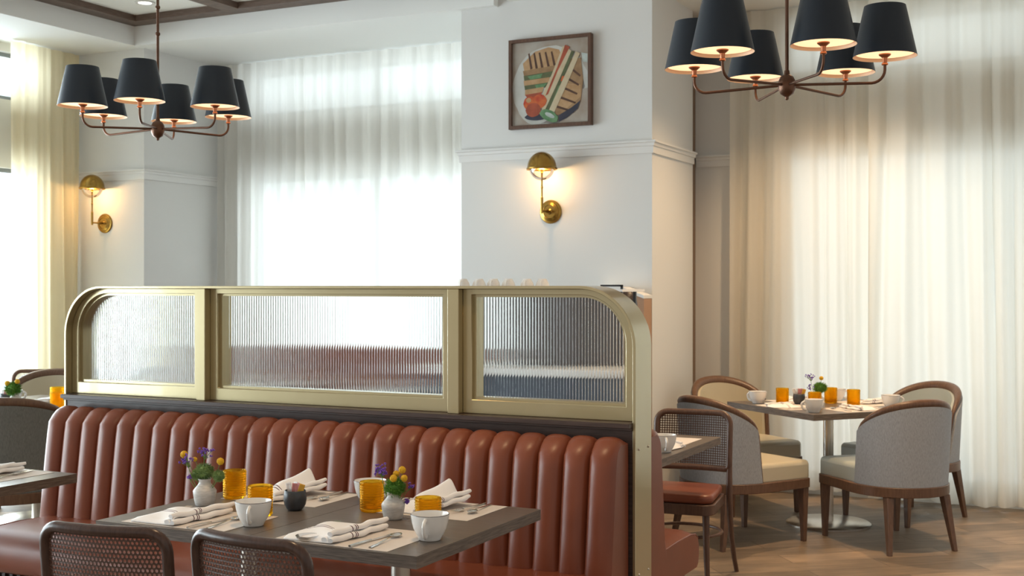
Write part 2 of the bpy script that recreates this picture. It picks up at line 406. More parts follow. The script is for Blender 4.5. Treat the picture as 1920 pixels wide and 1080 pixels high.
struct(b_.build('trim_ceiling_beams', M['beam'], smooth=0))
dl = thing('recessed_downlight', 'round white recessed downlight in the coffered ceiling', 'ceiling light', (-6.80, 7.33, 3.699))
MB().lathe([(0.055, 0), (0.075, -0.002), (0.075, -0.006), (0.052, -0.006), (0.05, 0)], 24).build('trim_ring', M['ceramic'], dl)
MB().lathe([(0.0, -0.003), (0.05, -0.003)], 24).build('lens', mat('lit_lens', (1,1,1), 0.5, emis=(1, 0.95, 0.85), es=1.3), dl)

# ------------------------------------------------------------------ curtains
def curtain(name, label, p0, p1, z0, z1, lam, amp, mt, seed, nz=10, header=True):
    rnd = random.Random(seed)
    L = math.hypot(p1[0]-p0[0], p1[1]-p0[1]); d = ((p1[0]-p0[0])/L, (p1[1]-p0[1])/L); nrm = (d[1], -d[0])
    n = max(8, int(L/0.0125)); nf = L/lam
    # fold phases with irregular spacing
    ph = [0.0]; 
    while ph[-1] < L+0.3: ph.append(ph[-1]+lam*rnd.uniform(0.6, 1.5))
    am = [rnd.uniform(0.5, 1.25) for _ in ph]; dr = [rnd.uniform(-1, 1) for _ in ph]
    def off(s, tz):
        k = 0
        while k < len(ph)-2 and ph[k+1] < s: k += 1
        f = (s-ph[k])/(ph[k+1]-ph[k]); f = min(max(f, 0), 1)
        a = am[k]*(1-f)+am[k+1]*f; dd = dr[k]*(1-f)+dr[k+1]*f
        g = f+0.10*math.sin(tz*3+dd*4)*(1-tz*0.2)*math.sin(PI*f)
        v = math.cos(2*PI*g)*a
        v += 0.28*math.cos(6*PI*g+dd*3)*(0.4+0.6*math.sin(PI*f))
        return amp*v*(0.45+0.75*(1-tz))
    def fn(u, v):
        s = u*L; o = off(s, v); sh = 0.03*math.sin(s*5+seed)*(1-v)
        s2 = min(max(s+sh, 0), L)
        z = z0+(z1-z0)*v
        if v == 0: z += 0.006*math.sin(s*7)
        return (p0[0]+d[0]*s2+nrm[0]*o, p0[1]+d[1]*s2+nrm[1]*o, z)
    o = MB().grid(fn, n, nz).build(name, mt, smooth=80)
    tag(o, label, 'curtain'); return o
curtain('sheer_curtain', 'white floor-length sheer curtain covering the bright window between column and pillar', (-7.30, 8.80), (-4.32, 8.80), 0.02, 3.48, 0.15, 0.042, M['sheer'], 3, 18)
curtain('cream_curtain', 'cream sheer curtain bunched against the left column', (-8.03, 7.12), (-8.03, 7.86), 0.02, 3.48, 0.10, 0.032, M['sheer_y'], 5, 18)
curtain('linen_curtain', 'warm beige floor-length curtain hanging beside the armchairs', (-2.60, 8.89), (-1.585, 8.89), 0.05, 3.51, 0.16, 0.045, M['sheer_w'], 11, 18)
curtain('linen_curtain', 'wide pale floor-length curtain at right, lit from the window behind', (-1.595, 8.84), (1.9, 8.86), 0.03, 3.51, 0.17, 0.045, M['sheer_w'], 23, 18)

# ------------------------------------------------------------------ glass partition
XL, XR, YF, YB, ZT, RR = -4.437, -1.600, 4.25, 4.42, 1.502, 0.225
def arch(x0, x1, z0, z1, rl, rr, n=14):
    p = [(x0, z0)]
    if rl > 0: p += [(x0+rl-rl*math.cos(a), z1-rl+rl*math.sin(a)) for a in [PI/2*k/n for k in range(n+1)]]
    else: p.append((x0, z1))
    if rr > 0: p += [(x1-rr+rr*math.sin(a), z1-rr+rr*math.cos(a)) for a in [PI/2*k/n for k in range(n+1)]]
    else: p.append((x1, z1))
    p.append((x1, z0)); return p
def ring(mb, outer, inner, y0, y1, close):
    n = len(outer)
    vs = [(x, y0, z) for x, z in outer]+[(x, y0, z) for x, z in inner]+[(x, y1, z) for x, z in outer]+[(x, y1, z) for x, z in inner]
    fs = []; rng = range(n) if close else range(n-1)
    for i in rng:
        j = (i+1) % n
        fs += [(i, j, n+j, n+i)[::-1], (2*n+i, 2*n+j, 3*n+j, 3*n+i), (i, j, 2*n+j, 2*n+i), (n+i, n+j, 3*n+j, 3*n+i)[::-1]]
    if not close:
        fs += [(0, n, 3*n, 2*n), (n-1, 2*n-1, 4*n-1, 3*n-1)[::-1]]
    mb.add(vs, fs)
part = thing('glass_partition', 'gold-framed fluted glass partition with rounded upper corners behind the leather banquette', 'partition', ((XL+XR)/2, 4.335, 0))
PO = part.location
def PM(mb):
    mb.v = [(x-PO.x, y-PO.y, z-PO.z) for x, y, z in mb.v]; return mb
mb = MB(); T = 0.012
ring(mb, arch(XL, XR, 0, ZT, RR, RR), arch(XL+T, XR-T, 0, ZT-T, RR-T, RR-T), YF, YB, False)
PM(mb).build('outer_band', M['brass_paint'], part, smooth=30, bevel=0.0015, seg=1)
# screws on the end band
for zz in (0.44, 0.90):
    for yy in (4.285, 4.385):
        m_ = MB(); m_.sphere((XR+0.0005, yy, zz), 0.0045, 8, 4); PM(m_).build('screw', M['steel'], part)
for (a, b) in ((-3.651, -3.602), (-2.388, -2.338)):
    PM(MB().box(a, b, YF+0.001, YB-0.002, 1.0, ZT-T)).build('mullion', M['brass_paint'], part, smooth=0, bevel=0.002, seg=1)
bays = [(-4.425, -3.651, 1), (-3.602, -2.388, 0), (-2.338, -1.612, 2)]
for (a, b, rnd_) in bays:
    rl = RR-T if rnd_ == 1 else 0; r2 = RR-T if rnd_ == 2 else 0
    fw = 0.040
    mb = MB()
    ring(mb, arch(a, b, 1.0, ZT-T, rl, r2), arch(a+fw, b-fw, 1.0+0.055, ZT-T-0.022, max(rl-fw*0.8, 0), max(r2-fw*0.8, 0)), YF+0.037, YB-0.04, True)
    fr = PM(mb).build('panel_frame', M['brass_paint'], part, smooth=30, bevel=0.002, seg=1)
    mb = MB(); e = fw
    ring(mb, arch(a+e, b-e, 1.055, ZT-T-0.022, max(rl-fw*0.8, 0), max(r2-fw*0.8, 0)), arch(a+e+0.012, b-e-0.012, 1.065, ZT-T-0.032, max(rl-fw*0.8-0.01, 0), max(r2-fw*0.8-0.01, 0)), YF+0.055, YB-0.055, True)
    PM(mb).build('glazing_bead', M['brass_paint'], fr, smooth=30)
    # fluted pane
    ga, gb = a+fw+0.004, b-fw-0.004; pitch = 0.0128; nf = int(round((gb-ga)/pitch)); ns = 8
    gz0, gz1 = 1.055+0.004, ZT-T-0.026
    rad = 0.175
    def ztop(x):
        if rnd_ == 1 and x < ga+rad: return gz1-rad+math.sqrt(max(rad*rad-(ga+rad-x)**2, 0))
        if rnd_ == 2 and x > gb-rad: return gz1-rad+math.sqrt(max(rad*rad-(x-gb+rad)**2, 0))
        return gz1
    N = nf*ns; vs = []; fs = []
    for i in range(N+1):
        x = ga+(gb-ga)*i/N; f = (i % ns)/ns
        bul = 0.0013*math.sqrt(max(0, 1-(2*f-1)**2))**1.2 if (i % ns) else 0
        zt = max(ztop(x), gz0+0.02)
        yf = 4.330-bul; yb = 4.336
        vs += [(x, yf, gz0), (x, yf, zt), (x, yb, gz0), (x, yb, zt)]
    for i in range(N):
        q = i*4; r = q+4
        fs += [(q, r, r+1, q+1), (q+2, q+3, r+3, r+2), (q+1, r+1, r+3, q+3), (q, q+2, r+2, r)]
    fs += [(0, 1, 3, 2), (N*4, N*4+2, N*4+3, N*4+1)]
    mb = MB(); mb.add(vs, fs); PM(mb).build('glass_pane', M['fluted'], fr, smooth=60)
mb = MB(); mb.box(XL+T, XR-T, 4.215, 4.455, 0.982, 1.0); mb.box(XL+T, XR-T, 4.232, 4.440, 0.972, 0.982); mb.box(XL+T, XR-T, 4.255, 4.415, 0.0, 0.972)
PM(mb).build('sill_panel', M['sill'], part, smooth=0, bevel=0.0015, seg=1)

# ------------------------------------------------------------------ channel-back banquettes
def banquette(name, label, loc, length, nch, rz, depth=0.52, ztop=0.945, group=None):
    """local: back plane at y=0, seat towards -y, x from 0 to length"""
    t = thing(name, label, 'banquette', loc, rz, group)
    ch = length/nch; ns = 12
    path = [(-0.188, 0.02), (-0.188, 0.42), (-0.180, 0.50), (-0.170, 0.60), (-0.158, 0.70), (-0.148, 0.78), (-0.140, 0.84), (-0.132, 0.885), (-0.118, 0.915), (-0.095, 0.935), (-0.068, ztop), (-0.035, ztop-0.004), (-0.006, ztop-0.02), (-0.004, 0.85), (-0.004, 0.02)]
    path = [(y, z if z < 0.9 else z) for y, z in path]
    nrm = []
    for i in range(len(path)):
        a = Vector(path[max(i-1, 0)]); b = Vector(path[min(i+1, len(path)-1)]); d = (b-a).normalized(); nrm.append((-d.y, d.x))
    mb = MB(); rows = []
    N = nch*ns
    for i in range(N+1):
        x = length*i/N; f = (i % ns)/ns
        bu = math.sqrt(max(0.0, 1-(2*f-1)**2))**0.9 if i % ns else 0
        if i in (0, N): bu = 0
        for j, (y, z) in enumerate(path):
            k = 0.042*bu*(1.0 if j < 8 else (0.65 if j < 12 else 0.0))-(0.018 if j < 12 else 0)
            if j <= 1: k = 0.004*bu
            mb.v.append((x, y+nrm[j][0]*k, z+nrm[j][1]*k))
    K = len(path)
    for i in range(N):
        for j in range(K-1):
            mb.f.append((i*K+j, (i+1)*K+j, (i+1)*K+j+1, i*K+j+1)); mb.m.append(0)
    mb.f.append(tuple(reversed(range(K)))); mb.m.append(0); mb.f.append(tuple(range(N*K, N*K+K))); mb.m.append(0)
    mb.build('backrest', M['leather'], t, smooth=75)
    # seat cushion with a soft front edge
    sp = [(-0.16, 0.31), (-depth-0.055, 0.31), (-depth-0.075, 0.325), (-depth-0.085, 0.36), (-depth-0.085, 0.41), (-depth-0.07, 0.445), (-depth-0.035, 0.464), (-depth+0.03, 0.474), (-depth+0.2, 0.476), (-0.16, 0.472)]
    mb = MB(); nx = 40; K = len(sp)
    for i in range(nx+1):
        x = 0.006+(length-0.012)*i/nx; e = min(x, length-x); q = 0.02*math.exp(-e/0.02)
        for (y, z) in sp: mb.v.append((x, y+(q if y < -0.3 else 0), z-(q if z > 0.4 else 0)))
    for i in range(nx):
        for j in range(K):
            j2 = (j+1) % K
            mb.f.append((i*K+j, i*K+j2, (i+1)*K+j2, (i+1)*K+j)); mb.m.append(0)
    mb.f.append(tuple(range(K))); mb.m.append(0); mb.f.append(tuple(reversed(range(nx*K, nx*K+K)))); mb.m.append(0)
    seat = mb.build('seat_cushion', M['leather'], t, smooth=50)
    pp = [(-0.19, 0.470), (-depth+0.2, 0.476), (-depth+0.03, 0.474), (-depth-0.035, 0.464), (-depth-0.070, 0.443)]
    for x in (0.010, length-0.010):
        MB().tube([(x, y+0.004, z-0.0135) for y, z in pp], 0.0035, 6).build('piping', M['leather'], seat, smooth=60)
    mb = MB(); mb.box(0.03, length-0.03, -depth+0.05, -0.02, 0.0, 0.309)
    k = 0.06
    while k < length-0.06:
        mb.box(k, k+0.018, -depth+0.035, -depth+0.05, 0.02, 0.305); k += 0.045
    mb.box(0.03, length-0.03, -0.19, -0.02, 0.309, 0.43)
    mb.build('plinth', M['slat'], t, smooth=0)
    return t
banquette('banquette', 'reddish brown leather banquette with vertical channel tufting in front of the partition', (-4.39, 4.245, 0), 2.765, 27, 0, 0.52)
banquette('banquette', 'brown leather banquette backing onto the far side of the gold partition', (-1.618, 4.462, 0), 2.765, 27, PI, 0.545)
banquette('banquette', 'dark red banquette under the sheer curtain, seen through the fluted glass', (-7.15, 8.70, 0), 2.8, 28, 0, 0.50, 0.99)

# ------------------------------------------------------------------ dining tables
def table(name, label, x0, x1, y0, y1, rz=0, loc=None, base=True, th=0.036, group=None):
    cx, cy = (x0+x1)/2, (y0+y1)/2
    if loc: cx, cy = loc
    hx, hy = (x1-x0)/2, (y1-y0)/2
    t = thing(name, label, 'table', (cx, cy, 0), rz, group)
    MB().box(-hx, hx, -hy, hy, 0.746, 0.75).build('tabletop', M['tabletop'], t, smooth=0)
    MB().box(-hx+0.0005, hx-0.0005, -hy+0.0005, hy-0.0005, 0.75-th, 0.7459).build('edge_band', M['tableedge'], t, smooth=0)
    if base:
        MB().lathe([(0.032, 0.012), (0.032, 0.70)], 24).build('pedestal', M['steel'], t)
        MB().lathe([(0.0, 0), (0.262, 0), (0.262, 0.010), (0.250, 0.018), (0.05, 0.022), (0.0, 0.022)], 48).build('base', M['steel'], t)
        MB().box(-0.12, 0.12, -0.12, 0.12, 0.70, 0.75-th).build('mounting_plate', M['black'], t, smooth=0)
    return t
table('dining_table', 'grey wood table half set with a yellow-and-purple bouquet, left of the joined pair', -2.953, -2.361, 2.96, 3.775)
table('dining_table', 'grey wood table half nearest the gold post, right of the joined pair', -2.359, -1.76, 2.96, 3.775)
table('dining_table', 'grey wood table cut by the left edge in front of the banquette', -4.42, -3.76, 2.86, 3.67)
table('dining_table', 'grey wood table behind the partition end holding one white cup', -2.42, -1.80, 5.08, 5.98)
table('dining_table', 'square wood pedestal table between the four grey armchairs', -0.455, 0.455, -0.455, 0.455, math.radians(49.6), (-1.676, 7.892))
table('dining_table', 'small table at far left holding yellow glasses and a green bouquet', -0.45, 0.45, -0.45, 0.45, 0, (-6.27, 5.78))
table('dining_table', 'table in front of the red banquette, left one seen through the glass', -0.35, 0.35, -0.4, 0.4, 0, (-6.2, 7.55))
table('dining_table', 'table in front of the red banquette, right one seen through the glass', -0.35, 0.35, -0.4, 0.4, 0, (-4.95, 7.55))

# ------------------------------------------------------------------ bentwood cane chairs
def cane_chair(name, label, loc, rz, mw, mc, stag=1, mseat=None, hr=0.0044):
    """local: sitter faces +y; back at y=-0.2"""
    t = thing(name, label, 'chair', loc, rz)
    yb = lambda x, z: -0.205-0.030*(1-(x/0.2)**2)-0.10*(z-0.46)
    W, z0, z1, r = 0.197, 0.545, 0.832, 0.055
    loop = []
    def seg(a, b, n): 
        for k in range(n): loop.append((a[0]+(b[0]-a[0])*k/n, a[1]+(b[1]-a[1])*k/n))
    def arc(cx, cz, a0, a1, n=6, rr=r):
        for k in range(n): a = a0+(a1-a0)*k/n; loop.append((cx+rr*math.cos(a), cz+rr*math.sin(a)))
    seg((W, z0+0.02), (W, z1-r), 8); arc(W-r, z1-r, 0, PI/2); seg((W-r, z1), (-W+r, z1), 14); arc(-W+r, z1-r, PI/2, PI)
    seg((-W, z1-r), (-W, z0+0.02), 8)
    arc(-W+0.02, z0+0.02, PI, 1.5*PI, 3, 0.02); seg((-W+0.02, z0), (W-0.02, z0), 14); arc(W-0.02, z0+0.02, -PI/2, 0, 3, 0.02)
    MB().tube([(x, yb(x, z), z) for x, z in loop], 0.0165, 10, closed=True, up=(0, 1, 0.001)).build('back_frame', mw, t, smooth=60)
    # cane weave: cells with octagonal holes
    mb = MB(); s = 0.0125
    nx = int(2*(W-0.012)/s); nz = int((z1-z0-0.02)/s)
    X0 = -nx*s/2; Z0 = (z0+z1)/2-nz*s/2
    for i in range(nx):
        for j in range(nz):
            cx = X0+(i+0.5+(0.25 if j % 2 else -0.25)*stag)*s; cz = Z0+(j+0.5)*s
            if abs(cx) > W-r and cz > z1-r and math.hypot(abs(cx)-(W-r), cz-(z1-r)) > r-0.006: continue
            out = [(cx-s/2, cz-s/2), (cx, cz-s/2), (cx+s/2, cz-s/2), (cx+s/2, cz), (cx+s/2, cz+s/2), (cx, cz+s/2), (cx-s/2, cz+s/2), (cx-s/2, cz)]
            inn = [(cx+hr*math.cos(a), cz+hr*math.sin(a)) for a in [PI*1.25+PI/4*k for k in range(8)]]
            vs = [(x, yb(x, z), z) for x, z in out]+[(x, yb(x, z)-0.0008, z) for x, z in inn]
            mb.add(vs, [(k, (k+1) % 8, 8+(k+1) % 8, 8+k) for k in range(8)])
    mb.build('cane_panel', mc, t, smooth=0, solid=0.0014)
    ms = mseat or M['leather']
    def seatpoly(g):
        W2, D0, D1 = 0.205+g, -0.195-g, 0.215+g; p = []
        for k in range(7): a = PI/2*k/6; p.append((W2-0.06+0.06*math.sin(PI/2-a)*1.0, D1-0.06+0.06*math.sin(a)))
        for k in range(7): a = PI/2*k/6; p.append((-W2+0.06-0.06*math.sin(a), D1-0.06+0.06*math.cos(a)))
        for k in range(5): a = PI/2*k/4; p.append((-W2+0.05+0.02-0.05*math.cos(a)*0.9, D0+0.05-0.05*math.sin(a)))
        for k in range(5): a = PI/2*k/4; p.append((W2-0.07+0.05*math.sin(a)*0.9, D0+0.05-0.05*math.cos(a)))
        return p
    MB().prism(seatpoly(-0.004), 0.425, 0.472).build('seat', ms, t, smooth=40, bevel=0.018, seg=4)
    MB().prism(seatpoly(0.004), 0.372, 0.4245).build('seat_frame', mw, t, smooth=40, bevel=0.004)
    for sx in (-1, 1):
        pts = [(sx*0.197, yb(0.197, 0.60), 0.60), (sx*0.199, -0.212, 0.50), (sx*0.200, -0.208, 0.42), (sx*0.203, -0.212, 0.30), (sx*0.208, -0.228, 0.18), (sx*0.215, -0.255, 0.08), (sx*0.222, -0.285, 0.0)]
        MB().tube(pts, [0.0145, 0.016, 0.0165, 0.0155, 0.014, 0.013, 0.012], 10).build('leg', mw, t, smooth=60)
        MB().tube([(sx*0.165, 0.165, 0.372), (sx*0.170, 0.175, 0.2), (sx*0.180, 0.19, 0.0)], [0.018, 0.016, 0.012], 10).build('leg', mw, t, smooth=60)
    pts = []
    for k in range(25):
        a = -0.35*PI+1.7*PI*k/24-PI*0.0; pts.append((0.19*math.cos(a+0.0)*1.0, 0.0+0.175*math.sin(a)*1.0, 0.245))
    MB().tube([(0.2*math.sin(PI*2*k/32), 0.19*math.cos(PI*2*k/32)-0.01, 0.25) for k in range(32)], 0.009, 8, closed=True).build('stretcher', mw, t, smooth=60)
    return t
c1 = cane_chair('cane_chair', 'dark cane-back chair at lower left, drawn up to the left table half', (-2.56, 2.80, 0), math.radians(9), M['darkwood'], M['cane'])
dup(c1, (-2.055, 2.868, 0), math.radians(-5), 'dark cane-back chair at the bottom centre, drawn up to the right table half')
c3 = cane_chair('cane_chair', 'brown cane-back chair with leather seat facing the partition, behind its right end', (-2.03, 6.06, 0), PI+math.radians(4), M['chairwood'], M['cane'], 0, None, 0.0049)
c4 = cane_chair('cane_chair', 'cane-back chair by the left window, cane painted pale for the light wash', (-7.55, 6.85, 0), math.radians(205), M['midwood'], M['washedcane'])

# ------------------------------------------------------------------ barrel armchairs
def armchair(name, label, loc, rz, mo, mi, mseat, mw, group=None):
    t = thing(name, label, 'armchair', loc, rz, group)
    A = math.radians(80)
    def plan(s, R): th = s*A; return (R*math.sin(th), -R*math.cos(th)-0.10)
    def ztop(s):
        q = min(1, abs(s)); return 0.690+0.150*max(0, 1-q**2.1)**0.8
    def fwd(s, v):   # the arm's front edge leans forward towards the seat
        return 0.050*(1-v)*max(0, (abs(s)-0.70)/0.30)
    zb = 0.375; N = 40
    def surf(R0, R1, zoff):
        mb = MB()
        def f(R):
            def g(u, v):
                s = -1+2*u; x, y = plan(s, R-0.02*(1-v)); z = zb+(ztop(s)-zoff-zb)*v
                return (x, y+fwd(s, v), z)
            return g
        mb.grid(f(R0), N, 8); mb.grid(f(R1), N, 8, flip=True)
        nv = (N+1)*9
        for i in range(N):
            mb.f.append((8*(N+1)+i, 8*(N+1)+i+1, nv+8*(N+1)+i+1, nv+8*(N+1)+i)); mb.m.append(0)
            mb.f.append((i+1, i, nv+i, nv+i+1)); mb.m.append(0)
        for j in range(8):
            a = j*(N+1); b = (j+1)*(N+1)
            mb.f.append((a, b, nv+b, nv+a)); mb.m.append(0)
            mb.f.append((b+N, a+N, nv+a+N, nv+b+N)); mb.m.append(0)
        return mb
    surf(0.305, 0.278, 0.012).build('back_shell', mo, t, smooth=50)
    surf(0.277, 0.240, 0.016).build('inner_backrest', mi, t, smooth=50)
    pts = []
    for k in range(7): v = k/7; x, y = plan(-1, 0.277-0.02*(1-v)); pts.append((x, y+fwd(-1, v)+0.006, zb-0.01+(ztop(-1)-zb+0.01)*v))
    for k in range(45): s = -1+2*k/44; x, y = plan(s, 0.277); pts.append((x, y, ztop(s)))
    for k in range(7): v = 1-(k+1)/7; x, y = plan(1, 0.277-0.02*(1-v)); pts.append((x, y+fwd(1, v)+0.006, zb-0.01+(ztop(1)-zb+0.01)*v))
    ra = [0.016]*7+[0.013+0.020*math.sin(PI*k/44)**0.7 for k in range(45)]+[0.016]*7
    MB().tube(pts, ra, 10, up=None, flat=0.8).build('top_rail', mw, t, smooth=60)
    def poly(R, W, F):
        p = [(W-0.03, F), (-W+0.03, F), (-W+0.008, F-0.012), (-W, F-0.04), (-R, -0.09)]
        for k in range(1, 16): a = PI*k/16; p.append((-R*math.cos(a), -R*math.sin(a)-0.10))
        p += [(R, -0.09), (W, F-0.04), (W-0.008, F-0.012)]
        return p
    MB().prism(poly(0.262, 0.275, 0.30), 0.355, 0.478).build('seat', mseat, t, smooth=40, bevel=0.028, seg=4)
    MB().prism(poly(0.293, 0.284, 0.295), 0.318, 0.3745).build('apron', mw, t, smooth=40, bevel=0.004)
    for sx in (-1, 1):
        MB().frustum((sx*0.250, 0.258, 0.0), 0.013, 0.013, (sx*0.250, 0.255, 0.317), 0.024, 0.022).build('leg', mw, t, smooth=0, bevel=0.003)
        MB().frustum((sx*0.215, -0.345, 0.0), 0.012, 0.013, (sx*0.185, -0.290, 0.317), 0.022, 0.024).build('leg', mw, t, smooth=0, bevel=0.003)
    return t
R_ = lambda d: math.radians(d-90)
ac1 = armchair('barrel_armchair', 'grey linen barrel armchair left of the right-hand table, its back half turned to us', (-2.04, 7.20, 0), R_(59), M['linen'], M['vinyl'], M['vinyl'], M['midwood'])
ac2 = armchair('barrel_armchair', 'grey linen barrel armchair right of the table, its rounded back toward us', (-1.255, 7.494, 0), R_(134), M['linen'], M['vinyl_b'], M['vinyl_b'], M['midwood'])
dup(ac1, (-2.31, 8.20, 0), R_(-42), 'cream-lined barrel armchair behind the right-hand table at its left, against the beige curtain')
dup(ac2, (-1.29, 8.33, 0), R_(239), 'cream-lined barrel armchair behind the right-hand table at its right, against the pale curtain')
ac5 = armchair('barrel_armchair', 'charcoal grey barrel armchair at left edge, back to us, beyond the banquette', (-5.62, 5.02, 0), R_(128), M['linen_dk'], M['vinyl'], M['vinyl'], M['midwood'])
ac5.scale = (1.18, 1.1, 1.045)
a6 = dup(ac1, (-6.78, 6.35, 0), R_(-52), 'beige-lined barrel armchair facing us behind the far left table')
a6.scale = (1.1, 1.1, 1.03)

# ------------------------------------------------------------------ chandeliers
def chandelier(label, loc, off):
    t = thing('chandelier', label, 'chandelier', loc)
    MB().tube([(0, 0, 0), (0, 0, 1.10)], 0.0075, 10).build('rod', M['bronze'], t)
    for z in (0.50, 0.64): MB().lathe([(0.006, -0.012), (0.012, -0.006), (0.013, 0), (0.012, 0.006), (0.006, 0.012)], 16, (0, 0, z)).build('collar', M['bronze'], t)
    MB().lathe([(0, -0.062), (0.007, -0.058), (0.008, -0.048), (0.014, -0.044), (0.026, -0.036), (0.034, -0.018), (0.036, 0), (0.034, 0.018), (0.026, 0.034), (0.012, 0.044), (0.010, 0.06), (0, 0.06)], 24).build('hub', M['bronze'], t)
    for k in range(6):
        a = math.radians(off+60*k); c, s = math.cos(a), math.sin(a); R = 0.385; r = 0.05
        pts = [(0.03*c, 0.03*s, 0), ((R-r)*c, (R-r)*s, -0.012)]
        for q in range(1, 7):
            b = PI/2*q/6; d = R-r+r*math.sin(b); pts.append((d*c, d*s, -0.012+r-r*math.cos(b)))
        pts.append((R*c, R*s, 0.075))
        MB().tube(pts, 0.0058, 8).build('arm', M['bronze'], t, smooth=60)
        MB().lathe([(0.009, 0.055), (0.013, 0.058), (0.012, 0.063), (0.009, 0.066), (0.0105, 0.085), (0.014, 0.088), (0.024, 0.096), (0.024, 0.100), (0, 0.100)], 16, (R*c, R*s, 0)).build('socket', M['copper'], t)
        sh = MB().lathe([(0.124, 0.090), (0.0805, 0.290), (0.0790, 0.290), (0.1225, 0.090), (0.124, 0.090)], 40, (R*c, R*s, 0), mis=[0, 0, 1, 1]).build('lamp_shade', [M['shade'], M['shade_in']], t, smooth=50)
        MB().lathe([(0.0, 0.1025), (0.113, 0.1025), (0.113, 0.1045), (0, 0.1045)], 32, (R*c, R*s, 0)).build('diffuser', M['diffuser'], sh)
        MB().lathe([(0.0795, 0.285), (0.0, 0.285)], 32, (R*c, R*s, 0)).build('top_disc', M['shade'], sh)
    return t
chandelier('six-shade black and bronze chandelier hanging at upper left under the coffered ceiling', (-4.556, 5.006, 2.327), 33+26.33)
chandelier('six-shade black and bronze chandelier hanging at upper right before the pale curtain', (-1.236, 5.03, 2.322), 38+26.33)

# ------------------------------------------------------------------ wall sconces
def sconce(label, loc):
    """local: wall plane y=0, sticking out to -y; z=0 at backplate centre"""
    t = thing('wall_sconce', label, 'wall lamp', loc)
    MB().lathe([(0.0, 0), (0.082, 0), (0.083, 0.006), (0.078, 0.012), (0.066, 0.015), (0.064, 0.022), (0.052, 0.027), (0.046, 0.030), (0.044, 0.026), (0.020, 0.026), (0.012, 0.032), (0, 0.032)], 40, axis='y').build('backplate', M['brass'], t, smooth=30)
    MB().tube([(0, -0.03, 0), (0, -0.06, 0), (0, -0.10, 0), (0, -0.150, 0), ], [0.008, 0.012, 0.007, 0.007], 10).build('arm', M['brass'], t)
    MB().lathe([(0.0, -0.022), (0.008, -0.018), (0.009, 0.01), (0.010, 0.09), (0.006, 0.095), (0.006, 0.15), (0.009, 0.155), (0.009, 0.163), (0.006, 0.166), (0.006, 0.205), (0.012, 0.21), (0.012, 0.217), (0.007, 0.22), (0.007, 0.26), (0.011, 0.265), (0.011, 0.285), (0, 0.285)], 16, (0, -0.15, 0)).build('stem', M['brass'], t)
    zc = 0.292
    pr = [(0.1035, -0.012), (0.107, -0.008), (0.107, 0.0), (0.102, 0.004)]+[(0.100*math.cos(PI/2*k/12), 0.004+0.108*math.sin(PI/2*k/12)) for k in range(1, 13)]
    pr += [(0.097*math.cos(PI/2*k/12), 0.0+0.105*math.sin(PI/2*k/12)) for k in range(12, -1, -1)]+[(0.1035, -0.012)]
    d = MB().lathe(pr, 40, (0, -0.15, zc)).build('dome_shade', M['brass'], t, smooth=40)
    for sx in (-1, 1): MB().sphere((sx*0.111, -0.15, zc-0.006), 0.006, 10, 6).build('finial', M['brass'], d)
    pg = [(0.086*math.cos(PI/2*k/10), -0.086*math.sin(PI/2*k/10)) for k in range(0, 10)]
    pg += [(0.084*math.cos(PI/2*k/10), -0.084*math.sin(PI/2*k/10)) for k in range(9, -1, -1)]+[(0.086, 0)]
    MB().lathe(pg, 32, (0, -0.15, zc)).build('glass_globe', M['globe'], t, smooth=60)
    MB().sphere((0, -0.15, zc+0.012), 0.018, 12, 8, sz=1.5).build('bulb', M['bulb'], t)
    l = bpy.data.lights.new('sconce_lamp', 'POINT'); l.energy = 8.0; l.color = (1.0, 0.60, 0.25); l.shadow_soft_size = 0.02
    lo = bpy.data.objects.new('sconce_lamp', l); COL.objects.link(lo); lo.parent = t; lo.location = (0, -0.15, zc-0.035)
    return t
sconce('antique brass dome wall sconce on the white pillar below the picture', (-3.585, 7.857, 2.02))
sconce('antique brass dome wall sconce on the left column beside the cream curtain', (-7.77, 7.90, 2.035))

# ------------------------------------------------------------------ framed painting
pic = thing('framed_painting', 'square painting of a grilled sandwich with tomato, brown wood frame, on the pillar', 'picture', (-3.58, 7.857, 2.92))
H = 0.315
mb = MB()
ring(mb, [(-H, -H), (-H, H), (H, H), (H, -H)], [(-H+0.024, -H+0.024), (-H+0.024, H-0.024), (H-0.024, H-0.024), (H-0.024, -H+0.024)], -0.045, -0.001, True)
mb.build('frame', M['chairwood'], pic, smooth=0, bevel=0.002, seg=1)
def pm(name, c, c2=None, s=18):
    c = tuple(x*0.72 for x in c); c2 = tuple(x*0.75 for x in c2) if c2 else None
    return mat('paint_'+name, c, 0.7, noise=(s, c2 or tuple(x*0.72 for x in c), 5), bump=(60, 0.4))
pmats = [pm('ground', (0.42, 0.34, 0.27), (0.52, 0.48, 0.42), 6), pm('plate', (0.60, 0.60, 0.55), (0.68, 0.68, 0.64), 9), pm('bread', (0.50, 0.29, 0.13), (0.60, 0.38, 0.20)),
         pm('char', (0.13, 0.06, 0.035)), pm('cream', (0.72, 0.62, 0.42), (0.64, 0.50, 0.32)), pm('tomato', (0.55, 0.05, 0.02), (0.68, 0.16, 0.04), 25), pm('green', (0.10, 0.24, 0.10), (0.20, 0.36, 0.18)),
         pm('dark', (0.05, 0.05, 0.08)), pm('lettuce', (0.14, 0.16, 0.07)), pm('tan', (0.33, 0.19, 0.09), (0.42, 0.26, 0.13)), pm('cast', (0.30, 0.26, 0.24)), pm('light', (0.62, 0.70, 0.66)), pm('red', (0.52, 0.11, 0.05))]
mb = MB(); HC = H-0.024; layer = [0]
def pp_(poly, mi):
    layer[0] += 1; y = -0.026-0.00015*layer[0]
    mb.add([(-HC+2*HC*u, y, HC-2*HC*v) for u, v in poly], [tuple(reversed(range(len(poly))))], mi)
